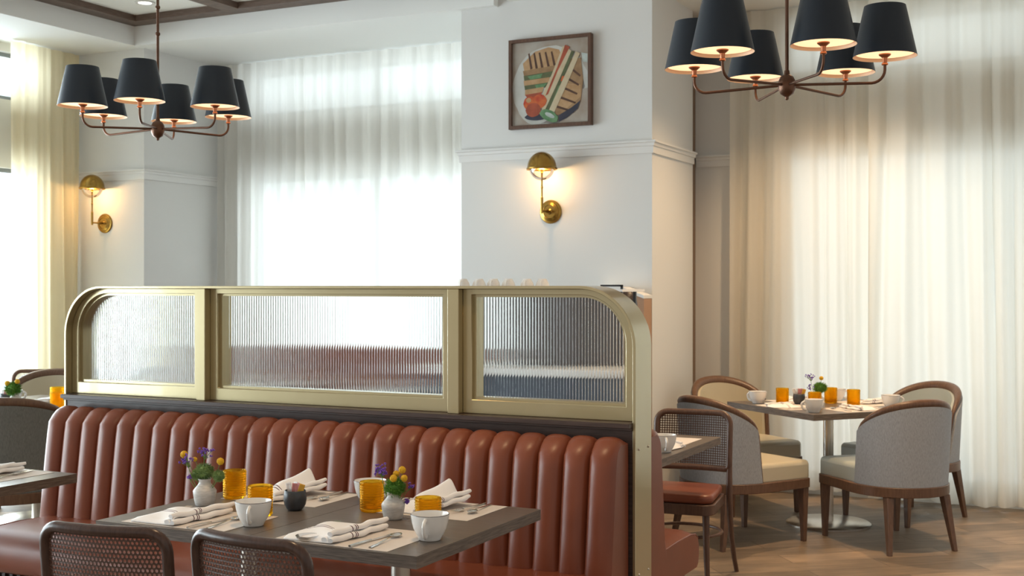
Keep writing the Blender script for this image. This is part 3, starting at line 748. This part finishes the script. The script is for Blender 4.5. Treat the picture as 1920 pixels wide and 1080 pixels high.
def ell(cx, cy, a, b, n=28, j=0.0, rot=0):
    rr = random.Random(int(cx*1000+cy*77)); out = []
    for k in range(n):
        t_ = 2*PI*k/n; q = 1+rr.uniform(-j, j); x = a*math.cos(t_)*q; y = b*math.sin(t_)*q
        out.append((min(1, max(0, cx+x*math.cos(rot)-y*math.sin(rot))), min(1, max(0, cy+x*math.sin(rot)+y*math.cos(rot)))))
    return out
mb.box(-HC, HC, -0.026, -0.004, -HC, HC, 0)
pp_(ell(0.50, 0.56, 0.50, 0.50, 40, 0.02), 1)
pp_(ell(0.52, 0.58, 0.42, 0.42, 40, 0.03), 10)
pp_(ell(0.36, 0.62, 0.33, 0.36, 40, 0.03), 1)
pp_([(0.80, 0.62), (1, 0.6), (1, 1), (0.62, 1), (0.66, 0.9)], 0)
pp_([(0.14, 0.25), (0.30, 0.12), (0.48, 0.08), (0.62, 0.12), (0.66, 0.22), (0.58, 0.36), (0.16, 0.36)], 2)
for (x, dx) in ((0.21, 0.05), (0.28, 0.05), (0.35, 0.055), (0.43, 0.06), (0.51, 0.06)):
    pp_([(x, 0.14), (x+0.02, 0.13), (x+dx+0.01, 0.32), (x+dx-0.02, 0.33)], 3)
pp_([(0.14, 0.34), (0.60, 0.30), (0.62, 0.40), (0.16, 0.42)], 9)
pp_([(0.15, 0.40), (0.55, 0.37), (0.52, 0.44), (0.16, 0.46)], 8); pp_([(0.2, 0.41), (0.4, 0.39), (0.38, 0.44), (0.24, 0.45)], 6)
pp_([(0.15, 0.46), (0.50, 0.44), (0.48, 0.50), (0.16, 0.53)], 2)
pp_([(0.16, 0.52), (0.48, 0.50), (0.44, 0.56), (0.17, 0.58)], 8); pp_([(0.3, 0.52), (0.46, 0.51), (0.42, 0.55), (0.32, 0.56)], 6)
pp_([(0.17, 0.57), (0.42, 0.55), (0.40, 0.62), (0.17, 0.64)], 2); pp_([(0.17, 0.63), (0.4, 0.61), (0.36, 0.67), (0.2, 0.67)], 12)
pp_([(0.78, 0.24), (0.90, 0.24), (0.93, 0.50), (0.90, 0.76), (0.72, 0.90), (0.56, 0.90), (0.60, 0.70)], 9)
pp_([(0.68, 0.52), (0.90, 0.56), (0.90, 0.70), (0.70, 0.84), (0.58, 0.80)], 2)
for k in range(5):
    v = 0.36+0.105*k; u0 = 0.80-0.055*k
    pp_([(u0, v), (0.90-0.02*k, v+0.085), (0.89-0.02*k, v+0.105), (u0-0.01, v+0.025)], 3)
pp_([(0.90, 0.74), (0.86, 0.84), (0.72, 0.94), (0.62, 0.98), (0.62, 0.90), (0.78, 0.82)], 7)
pp_([(0.67, 0.08), (0.80, 0.16), (0.48, 0.86), (0.40, 0.84), (0.37, 0.70), (0.52, 0.42)], 4)
pp_([(0.70, 0.07), (0.76, 0.10), (0.60, 0.38), (0.48, 0.64), (0.44, 0.66), (0.60, 0.32)], 12)
pp_([(0.78, 0.15), (0.82, 0.16), (0.66, 0.50), (0.50, 0.84), (0.44, 0.82), (0.62, 0.48)], 8)
pp_([(0.62, 0.55), (0.66, 0.56), (0.58, 0.74), (0.54, 0.72)], 6); pp_([(0.66, 0.44), (0.70, 0.44), (0.67, 0.50), (0.64, 0.50)], 5)
pp_([(0.84, 0.16), (0.89, 0.19), (0.72, 0.55), (0.54, 0.90), (0.47, 0.87), (0.66, 0.50)], 4)
pp_(ell(0.33, 0.90, 0.16, 0.05, 20, 0.05), 7)
pp_(ell(0.36, 0.72, 0.10, 0.085, 20, 0.04), 5); pp_(ell(0.24, 0.74, 0.09, 0.085, 20, 0.04), 5); pp_(ell(0.28, 0.82, 0.10, 0.085, 20, 0.04), 12); pp_(ell(0.22, 0.70, 0.035, 0.03, 12, 0.05), 2)
pp_(ell(0.49, 0.90, 0.13, 0.065, 20, 0.06, 0.45), 6); pp_(ell(0.50, 0.895, 0.07, 0.025, 16, 0.05, 0.45), 11)
pp_([(0.91, 0.18), (0.99, 0.20), (0.99, 0.30), (0.93, 0.29)], 11)
mb.build('canvas', pmats, pic, smooth=0)

# ------------------------------------------------------------------ tableware builders
def cup(label, loc, rz, group=None, first=[None], s=1.0):
    if first[0] is None:
        t = thing('coffee_cup', label, 'cup', loc, rz, group); first[0] = t
        po = [(0.0, 0), (0.030, 0), (0.033, 0.003), (0.034, 0.008), (0.042, 0.020), (0.0495, 0.036), (0.054, 0.054), (0.0572, 0.0745), (0.0576, 0.0765), (0.0570, 0.0780), (0.0555, 0.0780), (0.0545, 0.0755), (0.0515, 0.055), (0.046, 0.036), (0.036, 0.018), (0.02, 0.010), (0.0, 0.009)]
        mi = [0]*(len(po)-1); mi[8] = 1; mi[9] = 1
        MB().lathe(po, 40, mis=mi).build('bowl', [M['ceramic'], M['rimline']], t, smooth=50)
        pts = []
        for k in range(15):
            a = math.radians(105-200*k/14); pts.append((0.050+0.026*math.cos(a)+0.004*(k < 7), 0, 0.042+0.024*math.sin(a)))
        MB().tube(pts, [0.0058]*3+[0.0052]*9+[0.006]*3, 10, flat=1.3).build('handle', M['ceramic'], t, smooth=60)
        t.scale = (s,)*3
        return t
    r = dup(first[0], loc, rz, label, group); r.scale = (s,)*3
    if not group and 'group' in r: del r['group']
    return r
def tumbler(label, loc, group=None, first=[None], s=1.0):
    if first[0] is None:
        po = [(0, 0), (0.034, 0), (0.037, 0.003)]
        z = 0.006
        while z < 0.094:
            k = math.sin((z-0.006)/0.0082*PI); po.append((0.0385+0.0022*k*k+0.0015*(z/0.1), z)); z += 0.0021
        po += [(0.0402, 0.097), (0.0400, 0.0995), (0.0385, 0.100), (0.0375, 0.097), (0.0365, 0.05), (0.0345, 0.012), (0.030, 0.009), (0, 0.009)]
        o = MB().lathe(po, 36).build('amber_tumbler', M['amber'], smooth=60)
        o.location = loc; tag(o, label, 'glass', group); first[0] = o; o.scale = (s,)*3; return o
    r = dup(first[0], loc, 0, label, group); r.scale = (s,)*3; return r
def vase(label, loc, s=1.0, first=[None]):
    if first[0] is None:
        po = [(0, 0), (0.030, 0), (0.0335, 0.004), (0.037, 0.02), (0.0405, 0.040), (0.0415, 0.052), (0.038, 0.058), (0.028, 0.070), (0.0215, 0.078), (0.0205, 0.088), (0.024, 0.094), (0.0235, 0.0955), (0.0215, 0.0945), (0.018, 0.088), (0.019, 0.078), (0.025, 0.068), (0.035, 0.055), (0.034, 0.02), (0, 0.006)]
        o = MB().lathe(po, 36).build('bud_vase', M['vase'], smooth=50); o.location = loc; tag(o, label, 'vase'); first[0] = o; o.scale = (s,)*3; return o
    r = dup(first[0], loc, 0, label); r.scale = (s,)*3; return r
def sugar(label, loc, s=1.0):
    po = [(0, 0), (0.022, 0), (0.028, 0.006), (0.036, 0.020), (0.039, 0.036), (0.038, 0.052), (0.0355, 0.066), (0.034, 0.067), (0.0335, 0.064), (0.035, 0.05), (0.035, 0.036), (0.03, 0.02), (0.0, 0.012)]
    o = MB().lathe(po, 32).build('sugar_pot', M['charcoal'], smooth=50); o.location = loc; o.scale = (s,)*3
    tag(o, label, 'pot'); return o
def packets(where, loc, s=1.0):
    spec = [(-0.020, 0.004, 0.2, -0.28, 'pkt_wht', 'white'), (-0.008, 0.016, -0.3, -0.1, 'pkt_wht', 'white'), (0.004, -0.010, 0.3, 0.05, 'pkt_pink', 'pink'), (0.012, 0.004, -0.2, 0.15, 'pkt_pink', 'pink'), (0.019, -0.006, 0.5, 0.30, 'pkt_yel', 'yellow')]
    names = ['leftmost white', 'rear white', 'front pink', 'middle pink', 'rightmost yellow']
    for (x, y, rz, tilt, mk, c), nm in zip(spec, names):
        mb = MB()
        def f(u, v): return ((u-0.5)*0.019, 0.0025*math.sin(PI*u)*math.sin(PI*v)+0.001*math.sin(9*v), (v)*0.046)
        mb.grid(f, 6, 8); o = mb.build('sugar_packet', M[mk], smooth=60, solid=0.0015)
        o.location = (loc[0]+x*s, loc[1]+y*s, loc[2]+0.045*s); o.rotation_euler = (tilt*0.3, tilt, rz); o.scale = (s,)*3
        tag(o, f'{nm} sweetener packet in {where}', 'packet', 'sweetener packets')
def mat_(label, cx, cy, rz=0, w_=0.40, d_=0.29, z=0.75):
    o = MB().box(-w_/2, w_/2, -d_/2, d_/2, 0.0004, 0.0014).build('paper_placemat', M['paper'], smooth=0)
    o.location = (cx, cy, z); o.rotation_euler = (0, 0, rz); tag(o, label, 'placemat'); return o
def knife(label, loc, rz, s=1.0, first=[None]):
    if first[0] is None:
        t = thing('table_knife', label, 'knife', loc, rz)
        MB().tube([(0, -0.115, 0.005), (0, -0.07, 0.005), (0, -0.01, 0.0045)], [0.0048, 0.0052, 0.004], 8, flat=0.7).build('handle', M['silver'], t)
        mb = MB(); mb.prism([(-0.004, -0.01), (0.004, -0.01), (0.0085, 0.03), (0.0085, 0.08), (0.004, 0.108), (-0.002, 0.115), (-0.0045, 0.09), (-0.005, 0.03)], 0.002, 0.0036)
        mb.build('blade', M['silver'], t, smooth=0); first[0] = t; return t
    return dup(first[0], loc, rz, label)
def spoon(label, loc, rz, s=1.0, first=[None]):
    if first[0] is None:
        t = thing('teaspoon', label, 'spoon', loc, rz)
        MB().tube([(0, -0.10, 0.0035), (0, -0.05, 0.004), (0, 0.0, 0.007), (0, 0.035, 0.010), (0, 0.05, 0.006)], [0.005, 0.0042, 0.003, 0.0026, 0.003], 8, flat=0.55).build('handle', M['silver'], t)
        mb = MB()
        def f(u, v):
            r = v; a = 2*PI*u; k = 1-0.12*math.sin(a)
            return (0.0165*r*math.cos(a)*k, 0.073+0.026*r*math.sin(a), 0.0015+0.0075*r*r)
        mb.grid(f, 20, 5); mb.build('bowl', M['silver'], t, smooth=70, solid=0.0012); first[0] = t; return t
    return dup(first[0], loc, rz, label)
def fork(label, loc, rz, s=1.0, first=[None]):
    if first[0] is None:
        t = thing('table_fork', label, 'fork', loc, rz)
        MB().tube([(0, -0.105, 0.004), (0, -0.05, 0.004), (0, 0.0, 0.007), (0, 0.04, 0.009)], [0.005, 0.0042, 0.003, 0.003], 8, flat=0.55).build('handle', M['silver'], t)
        mb = MB(); mb.prism([(-0.0035, 0.035), (0.0035, 0.035), (0.011, 0.052), (0.0115, 0.066), (-0.0115, 0.066), (-0.011, 0.052)], 0.0065, 0.0085)
        for k in range(4):
            x = -0.0098+k*0.00653; mb.tube([(x, 0.064, 0.0075), (x, 0.085, 0.0065), (x, 0.107, 0.0095)], [0.0016, 0.0013, 0.0008], 6)
        mb.build('tines', M['silver'], t, smooth=30); first[0] = t; return t
    return dup(first[0], loc, rz, label)
def napkin(label, loc, rz, peak=0.0, s=1.0, seed=1, my=1):
    """a folded flap with a rolled stack of folds on its +x side; stripes woven near the end"""
    rr = random.Random(seed); t = thing('folded_napkin', label, 'napkin', loc, rz); t.scale = (s, s*my, s)
    NU, NV = 26, 68; ph = rr.uniform(0, 6)
    def shape(u, v):
        y = -0.125+0.25*v
        xl = -0.115+0.055*max(0, (v-0.55)/0.45)+0.02*max(0, (0.15-v)/0.15)
        xr = 0.055
        x = xl+(xr-xl)*u
        h = 0.006+0.004*math.sin(u*5+ph)*math.sin(v*4+ph)+0.012*u*u+0.012*math.exp(-((v-0.55+0.5*u-0.2)/0.18)**2)*(1-u*0.4)
        h += peak*math.exp(-((u-0.40)/0.28)**2)*max(0, v-0.25)**1.3*1.7
        edge = min(u*6, 1, v*8, (1-v)*8) if peak == 0 else min(u*6, 1, v*8)
        return (x, y-0.075*(u-0.3)*math.sin(PI*v), max(0.002, 0.003+(h-0.003)*edge))
    def mi(i, j):
        d = j
        return 1 if d in (30, 33) and i < 19 else 0
    MB().grid(shape, NU, NV, mif=mi).build('folded_flap', [M['cloth'], M['stripe']], t, smooth=70, solid=0.004)
    mb = MB()
    for (ox, oz, rad, y0, y1) in ((0.052, 0.012, 0.0115, -0.125, 0.118), (0.075, 0.010, 0.0105, -0.130, 0.112), (0.066, 0.026, 0.0100, -0.118, 0.128)):
        n = 80; off = rr.uniform(-0.004, 0.004)
        pts = [(ox-0.016+0.02*k/n+0.004*math.sin(k*0.125+off*900), y0+(y1-y0)*k/n, oz+0.0015*math.sin(k*0.25+ox*90)+peak*0.35*(k/n)) for k in range(n+1)]
        ra = [rad*(0.75+0.25*min(1, k/8, (n-k)/8)) for k in range(n+1)]
        mb.tube(pts, ra, 12, mif=lambda i: 1 if i in (27, 31, 33) else 0, flat=0.8)
    mb.build('rolled_edge', [M['cloth'], M['stripe']], t, smooth=70)
    return t

# flowers: every stem a thing of its own
def curve_pts(a, b, bend=0.01, n=7):
    a, b = Vector(a), Vector(b); out = []
    for k in range(n+1):
        f = k/n; p = a.lerp(b, f); p += Vector((bend*math.sin(PI*f), bend*0.5*math.sin(PI*f), 0)); out.append(tuple(p))
    return out
def ball_flower(label, base, head, r=0.0125, grp=None):
    t = thing('yellow_ball_flower', label, 'flower', base, 0, grp)
    h = tuple(head[i]-base[i] for i in range(3))
    MB().tube(curve_pts((0, 0, 0), h, 0.004), 0.0011, 6).build('stem', M['stem'], t)
    mb = MB(); mb.sphere(h, r*0.96, 16, 12)
    rr = random.Random(int(abs(head[0])*1e4))
    for _ in range(150):
        d = Vector((rr.gauss(0, 1), rr.gauss(0, 1), rr.gauss(0, 1))).normalized(); mb.sphere(Vector(h)+d*r*0.93, r*0.13, 5, 3)
    mb.build('bloom', M['yellow'], t, smooth=60); return t
def pom_flower(label, base, head, r=0.028, mt='pom', sx=1.0, grp=None):
    t = thing('green_pompom_flower', label, 'flower', base, 0, grp)
    h = Vector(tuple(head[i]-base[i] for i in range(3)))
    MB().tube(curve_pts((0, 0, 0), h, 0.003), 0.0018, 6).build('stem', M['stem'], t)
    mb = MB(); mb.sphere(h, r*0.72, 12, 8); rr = random.Random(int(abs(head[0])*1e4)+3)
    for _ in range(750):
        d = Vector((rr.gauss(0, 1), rr.gauss(0, 1), rr.gauss(0, 1))).normalized(); q = rr.uniform(0.86, 1.12)*r
        s_ = d.orthogonal().normalized()*r*0.055; s2 = d.cross(s_).normalized()*r*0.055
        e = h+Vector((d.x*sx, d.y, d.z))*q+Vector((rr.uniform(-1, 1), rr.uniform(-1, 1), rr.uniform(-1, 1)))*r*0.07; b = h+d*r*0.55
        mb.add([b+s_, b-s_*0.5+s2, b-s_*0.5-s2, e], [(0, 1, 3), (1, 2, 3), (2, 0, 3)])
    mb.build('bloom', M[mt], t, smooth=0); return t
def statice(label, base, head, sp=0.02, n=26, grp=None):
    t = thing('purple_statice', label, 'flower', base, 0, grp)
    h = Vector(tuple(head[i]-base[i] for i in range(3))); rr = random.Random(int(abs(head[1])*1e4)+n)
    mb = MB(); mb.tube(curve_pts((0, 0, 0), h, -0.004), 0.0013, 6); fl = MB()
    for k in range(n):
        p = h+Vector((rr.gauss(0, 0.55), rr.gauss(0, 0.5), rr.gauss(0, 0.5)))*sp
        mb.tube([tuple(h*0.82), tuple(p)], 0.0006, 4)
        for q in range(4):
            fl.sphere(p+Vector((rr.uniform(-1, 1), rr.uniform(-1, 1), rr.uniform(-1, 1)))*0.0032, 0.0027, 6, 4)
    mb.build('stem', M['stem'], t); fl.build('blooms', M['purple'], t, smooth=60); return t

Z = 0.7501; ZM = 0.7516
# ---- main pair of tables
G = 'placemats'
mat_('paper placemat at the near left seat of the joined tables', -2.665, 3.125)
mat_('paper placemat at the near right seat of the joined tables', -2.064, 3.118)
mat_('paper placemat at the banquette side, left seat of the joined tables', -2.660, 3.605)
mat_('paper placemat at the banquette side, right seat of the joined tables', -2.080, 3.620)
def near_set(cx, cy, where, sd):
    napkin(f'white striped napkin folded on the {where} placemat', (cx-0.06, cy, ZM), 0, 0, 1.1, sd)
    knife(f'steel knife lying right of the napkin on the {where} placemat', (cx+0.082, cy-0.035, ZM), math.radians(-3))
    spoon(f'steel teaspoon at the right side of the {where} placemat', (cx+0.125, cy-0.035, ZM), math.radians(6))
    fork(f'steel fork with tines showing past the napkin on the {where} placemat', (cx-0.165, cy+0.03, ZM), math.radians(-4))
near_set(-2.665, 3.125, 'near left', 1); near_set(-2.064, 3.118, 'near right', 2)
def far_set(cx, cy, where, sd):
    napkin(f'white striped napkin peaked up on the {where} placemat', (cx-0.02, cy+0.0, ZM), math.radians(-8), 0.062, 1.0, sd)
    spoon(f'steel teaspoon at the right of the {where} placemat, bowl toward us', (cx+0.145, cy+0.05, ZM), PI+math.radians(6))
    fork(f'steel fork at the right of the {where} placemat, tines toward us', (cx+0.105, cy+0.045, ZM), PI+math.radians(-3))
    knife(f'steel knife at the left of the {where} placemat', (cx-0.165, cy-0.01, ZM), PI)
far_set(-2.660, 3.605, 'banquette-side left', 3); far_set(-2.080, 3.620, 'banquette-side right', 4)

def wp(px, t, z=Z):
    u = (px-960)/2320.0
    return (t*(-0.4435+0.8963*u), t*(0.8963+0.4435*u), z)
# ---- cups, glasses, vases on the joined tables
cup('white cup with brown rim at the near edge of the left table half', (-2.448, 3.118, Z), math.radians(-64))
cup('white cup with brown rim behind the amber glass in the table middle, near the banquette', (-2.345, 3.630, Z), math.radians(60))
cup('white cup with brown rim nearest the right corner of the joined tables', (-1.841, 3.173, Z), math.radians(-74))
tumbler('tall-standing amber tumbler behind the bouquet on the left table half', (-2.823, 3.490, Z))
tumbler('amber tumbler half hidden behind the cup on the left table half', (-2.530, 3.258, Z))
tumbler('amber tumbler in front of the rear cup, left of the green bouquet', (-2.251, 3.494, Z))
tumbler('amber tumbler half hidden behind the cup at the right corner', (-1.924, 3.305, Z))
vase('speckled white bud vase with purple flowers on the left table half', (-2.824, 3.333, Z), 0.96)
vase('speckled white bud vase with the round green bloom on the right table half', (-2.113, 3.406, Z), 0.92)
sugar('charcoal pot of sweetener packets in the middle of the joined tables', (-2.493, 3.397, Z))
packets('the charcoal pot on the joined tables', (-2.493, 3.397, Z))
o = MB().lathe([(0, 0), (0.022, 0), (0.030, 0.006), (0.036, 0.016), (0.034, 0.017), (0.028, 0.008), (0, 0.004)], 20).build('clear_glass_dish', M['jar'], smooth=60)
o.location = (-2.155, 2.998, Z+0.0015); tag(o, 'small clear glass dish at the near edge beside the napkin', 'dish')
# bouquet left
vb = (-2.824, 3.333, 0.775)
ball_flower('yellow ball flower leaning far left in the left bouquet', (vb[0]-0.004, vb[1], vb[2]), (-2.888, 3.302, 0.924), 0.0125)
ball_flower('yellow ball flower on the right of the left bouquet', (vb[0]+0.006, vb[1], vb[2]), (-2.763, 3.341, 0.903), 0.0125)
ball_flower('small yellow ball flower behind the purple spray in the left bouquet', (vb[0]-0.002, vb[1]+0.006, vb[2]), (-2.866, 3.332, 0.905), 0.008)
statice('purple statice spray low at left of the left bouquet', (vb[0]-0.006, vb[1]-0.005, vb[2]), (-2.880, 3.304, 0.902), 0.020, 26)
statice('purple statice spray standing tallest in the left bouquet', (vb[0], vb[1]+0.003, vb[2]), (-2.824, 3.333, 0.936), 0.016, 22)
statice('tiny purple statice sprig hanging low in the left bouquet', (vb[0]-0.008, vb[1]+0.003, vb[2]), (-2.873, 3.309, 0.846), 0.008, 8)
pom_flower('fluffy green bloom in the middle of the left bouquet', (vb[0], vb[1]-0.004, vb[2]), (-2.826, 3.335, 0.866), 0.031, 'pom2', 1.3)
pom_flower('fluffy green bloom at left of the left bouquet', (vb[0]-0.003, vb[1]-0.004, vb[2]), (-2.851, 3.326, 0.854), 0.022, 'pom2', 1.0)
pom_flower('dark green bloom at right of the left bouquet, over the amber glass', (vb[0]+0.004, vb[1]-0.004, vb[2]), (-2.769, 3.340, 0.853), 0.023, 'pom2', 1.0)
# bouquet right
vb = (-2.113, 3.406, 0.775)
ball_flower('highest yellow ball flower in the right bouquet', (vb[0]+0.004, vb[1], vb[2]), (-2.087, 3.419, 0.908), 0.0118)
ball_flower('yellow ball flower front left in the right bouquet', (vb[0], vb[1]-0.004, vb[2]), (-2.101, 3.388, 0.884), 0.0118)
ball_flower('yellow ball flower front right in the right bouquet', (vb[0]+0.006, vb[1]-0.002, vb[2]), (-2.071, 3.405, 0.884), 0.0112)
ball_flower('yellow ball flower half hidden at the back of the right bouquet', (vb[0], vb[1]+0.005, vb[2]), (-2.112, 3.423, 0.893), 0.011)
statice('large purple statice spray at upper left of the right bouquet', (vb[0]-0.005, vb[1]+0.002, vb[2]), (-2.157, 3.400, 0.905), 0.018, 34)
statice('purple statice sprig at the right side of the right bouquet', (vb[0]+0.006, vb[1]+0.006, vb[2]), (-2.062, 3.431, 0.855), 0.008, 10)
statice('purple statice sprig drooping beside the right vase', (vb[0]+0.008, vb[1]+0.003, vb[2]+0.02), (-2.073, 3.426, 0.806), 0.008, 9)
pom_flower('bright round green bloom filling the right vase', (vb[0], vb[1]-0.002, vb[2]), (-2.107, 3.408, 0.852), 0.037, 'pom', 1.05)

# ---- table cut by the left edge
mat_('paper placemat on the table cut by the left edge', -4.06, 3.50)
napkin('white striped napkin rolled on the table at the left edge', (-4.075, 3.50, ZM), math.radians(-12), 0.02, 1.0, 9)
knife('steel knife beside the napkin on the table at the left edge', (-3.955, 3.53, ZM), math.radians(8))
fork('steel fork before the napkin on the table at the left edge', (-3.925, 3.47, ZM), math.radians(12))

# ---- table behind the partition end
cup('white cup on the table behind the gold post', (-1.868, 5.322, Z), math.radians(-60), s=1.02)
mat_('paper placemat on the table behind the gold post', -2.06, 5.72)
napkin('white napkin with two raised tips behind the cup by the gold post', (-1.945, 5.47, ZM), math.radians(80), 0.07, 0.85, 12)

# ---- square table between the armchairs
RT = math.radians(49.6)
def rt(u, v): c, s = math.cos(RT), math.sin(RT); return (-1.676+u*c-v*s, 7.892+u*s+v*c)
for (u, v, rz, lb) in ((0, -0.29, 0, 'right front'), (0, 0.29, 0, 'left rear'), (-0.29, 0, PI/2, 'left front'), (0.29, 0, PI/2, 'right rear')):
    x, y = rt(u, v); mat_(f'paper placemat at the {lb} side of the square table', x, y, RT+rz, 0.38, 0.27)
cup('white cup at the left corner of the square table', (-2.105, 7.800, Z), math.radians(160))
cup('white cup at the near corner of the square table, handle to the left', (-1.655, 7.395, Z), math.radians(215))
cup('white cup at the far side of the square table behind the amber glasses', (-1.690, 8.22, Z), math.radians(20))
cup('white cup at the right of the square table, handle to the right', (-1.295, 7.900, Z), math.radians(25))
tumbler('leftmost amber tumbler on the square table', (-1.959, 7.856, Z))
tumbler('amber tumbler right in front of the small bouquet on the square table', (-1.705, 7.640, Z))
tumbler('amber tumbler behind the small green bloom on the square table', (-1.690, 8.03, Z))
tumbler('rightmost amber tumbler on the square table', (-1.53, 7.946, Z))
sugar('charcoal pot of packets left of the bouquet on the square table', (-1.854, 7.863, Z))
packets('the pot on the square table', (-1.854, 7.863, Z), 1.1)
vase('white bud vase behind the near cup on the square table', (-1.722, 7.790, Z), 0.95)
vb = (-1.722, 7.790, 0.775)
pom_flower('dark green round bloom on the square table', vb, (-1.706, 7.797, 0.866), 0.038, 'pom', 1.3)
ball_flower('yellow flower above the green bloom on the square table', (vb[0]+0.003, vb[1], vb[2]), (-1.700, 7.800, 0.925), 0.013)
statice('tall purple sprig on the square table', (vb[0]-0.004, vb[1], vb[2]), (-1.765, 7.776, 0.935), 0.026, 20)
statice('low purple sprig on the square table', (vb[0]-0.004, vb[1]-0.004, vb[2]), (-1.765, 7.768, 0.872), 0.018, 12)
napkin('white napkin on the left front side of the square table', (*rt(-0.345, 0.0), ZM), RT+PI/2, 0.0, 0.75, 21)
napkin('white napkin on the left rear side of the square table', (*rt(0.0, 0.30), ZM), RT, 0.02, 0.8, 22)
napkin('white napkin on the right front side of the square table', (*rt(0.0, -0.29), ZM), RT+PI, 0.0, 0.85, 23)
napkin('white napkin with dark stripes at the right rear of the square table', (*rt(0.32, -0.02), ZM), RT-PI/2, 0.03, 0.8, 24)
knife('steel knife on the left front side of the square table', (*rt(-0.31, -0.15), ZM), RT+PI/2)
knife('steel knife on the right front side of the square table', (*rt(0.13, -0.31), ZM), RT)
spoon('steel teaspoon on the right front side of the square table', (*rt(-0.14, -0.30), ZM), RT)
spoon('steel teaspoon on the left rear side of the square table', (*rt(0.135, 0.31), ZM), RT)

# ---- far left table
mat_('paper placemat on the far left table', -6.00, 5.62, 0, 0.36, 0.3)
sugar('charcoal pot at the left edge on the far left table', (-6.31, 5.57, Z), 1.1)
packets('the pot on the far left table', (-6.31, 5.57, Z), 1.1)
vase('rounded white vase with the green bloom on the far left table', (-6.120, 5.470, Z), 1.0)
vb = (-6.120, 5.470, 0.775)
pom_flower('green bloom with two yellow balls at the left edge of the photo', vb, (-6.127, 5.462, 0.868), 0.050, 'pom', 1.2)
ball_flower('left yellow ball flower on the far left table', (vb[0]-0.004, vb[1], vb[2]), (-6.150, 5.437, 0.905), 0.015)
ball_flower('right yellow ball flower on the far left table', (vb[0]+0.004, vb[1], vb[2]), (-6.092, 5.462, 0.916), 0.015)
napkin('white napkin behind the vase on the far left table', (-6.22, 5.74, ZM), math.radians(-60), 0.05, 0.75, 31)
tumbler('taller amber glass on the far left table beside the gold frame', (-6.035, 5.73, Z), s=1.15)
tumbler('lower amber glass on the far left table beside the gold frame', (-5.875, 5.57, Z), s=1.0)
cup('white cup among the settings on the far left table', (-6.45, 5.75, Z), 1.0)

# ---- settings seen only through the fluted glass
for (tx, nm) in ((-6.2, 'left'), (-4.95, 'right')):
    mat_(f'paper placemat on the {nm} table before the red banquette', tx, 7.38)
    cup(f'white cup on the {nm} table before the red banquette', (tx+0.2, 7.58, Z), 0.5)
    tumbler(f'amber tumbler on the {nm} table before the red banquette', (tx-0.1, 7.60, Z))

# ------------------------------------------------------------------ service station behind the partition
st = thing('service_station', 'dark service cabinet with white counter behind the right fluted glass panel', 'cabinet', (-3.05, 6.75, 0))
MB().box(-0.68, 0.44, -0.34, 0.30, 0.08, 0.985).build('lower_cabinet', M['navy'], st, smooth=0, bevel=0.003)
MB().box(-0.64, 0.40, -0.28, 0.26, 0.0, 0.08).build('plinth', M['black'], st, smooth=0)
MB().box(-0.72, 0.46, -0.38, 0.32, 0.985, 1.03).build('countertop', M['stone'], st, smooth=0, bevel=0.004)
MB().box(-0.28, 0.26, -0.06, 0.30, 1.03, 1.455).build('hutch', M['hutch'], st, smooth=0, bevel=0.003)
MB().box(-0.62, 0.56, -0.34, 0.015, 1.470, 1.484).build('top_shelf', M['stone'], st, smooth=0)
fr = MB()
for x in (-0.61, 0.55):
    for y in (-0.33, -0.12): fr.box(x-0.008, x+0.008, y-0.008, y+0.008, 1.03, 1.470)
for x in (0.43, 0.55): fr.box(x-0.006, x+0.006, -0.33, -0.318, 1.484, 1.505)
fr.box(0.424, 0.556, -0.33, -0.318, 1.499, 1.509)
fr.build('metal_frame', M['black'], st, smooth=0)
names = ['leftmost', 'second from left', 'third from left', 'fourth from left', 'fifth from left', 'rightmost']
for k, (x, y) in enumerate([(-3.545, 6.502), (-3.459, 6.545), (-3.382, 6.583), (-3.302, 6.623), (-3.202, 6.672), (-3.119, 6.713)]):
    c_ = cup(f'upturned white cup, {names[k]} in the row on the shelf above the partition', (x, y, 1.4845+0.078*0.78), 0, 'cups on the station shelf', s=0.78)
    c_.rotation_euler = (PI, 0, math.radians(-78))
lw = thing('low_wall', 'tan low wall with a sloping white cap against the pillar front', 'low wall', (-3.0, 7.75, 0))
MB().prism_y([(-0.2, 0), (0.16, 0), (0.16, 1.419), (0.0, 1.476), (-0.2, 1.48)], -0.05, 0.10).build('panel', M['tan'], lw, smooth=0)
MB().prism_y([(-0.2, 1.481), (0.0, 1.477), (0.162, 1.420), (0.162, 1.441), (0.0, 1.498), (-0.2, 1.502)], -0.06, 0.104).build('cap', M['trim'], lw, smooth=0)
ur = MB().lathe([(0, 0), (0.070, 0), (0.072, 0.01), (0.072, 0.36), (0.062, 0.41), (0.04, 0.44), (0, 0.45)], 28).build('coffee_urn', M['hutch'], smooth=60)
ur.location = (-2.672, 6.93, 1.031); tag(ur, 'dark round-topped urn showing beside the curve of the gold frame', 'urn')
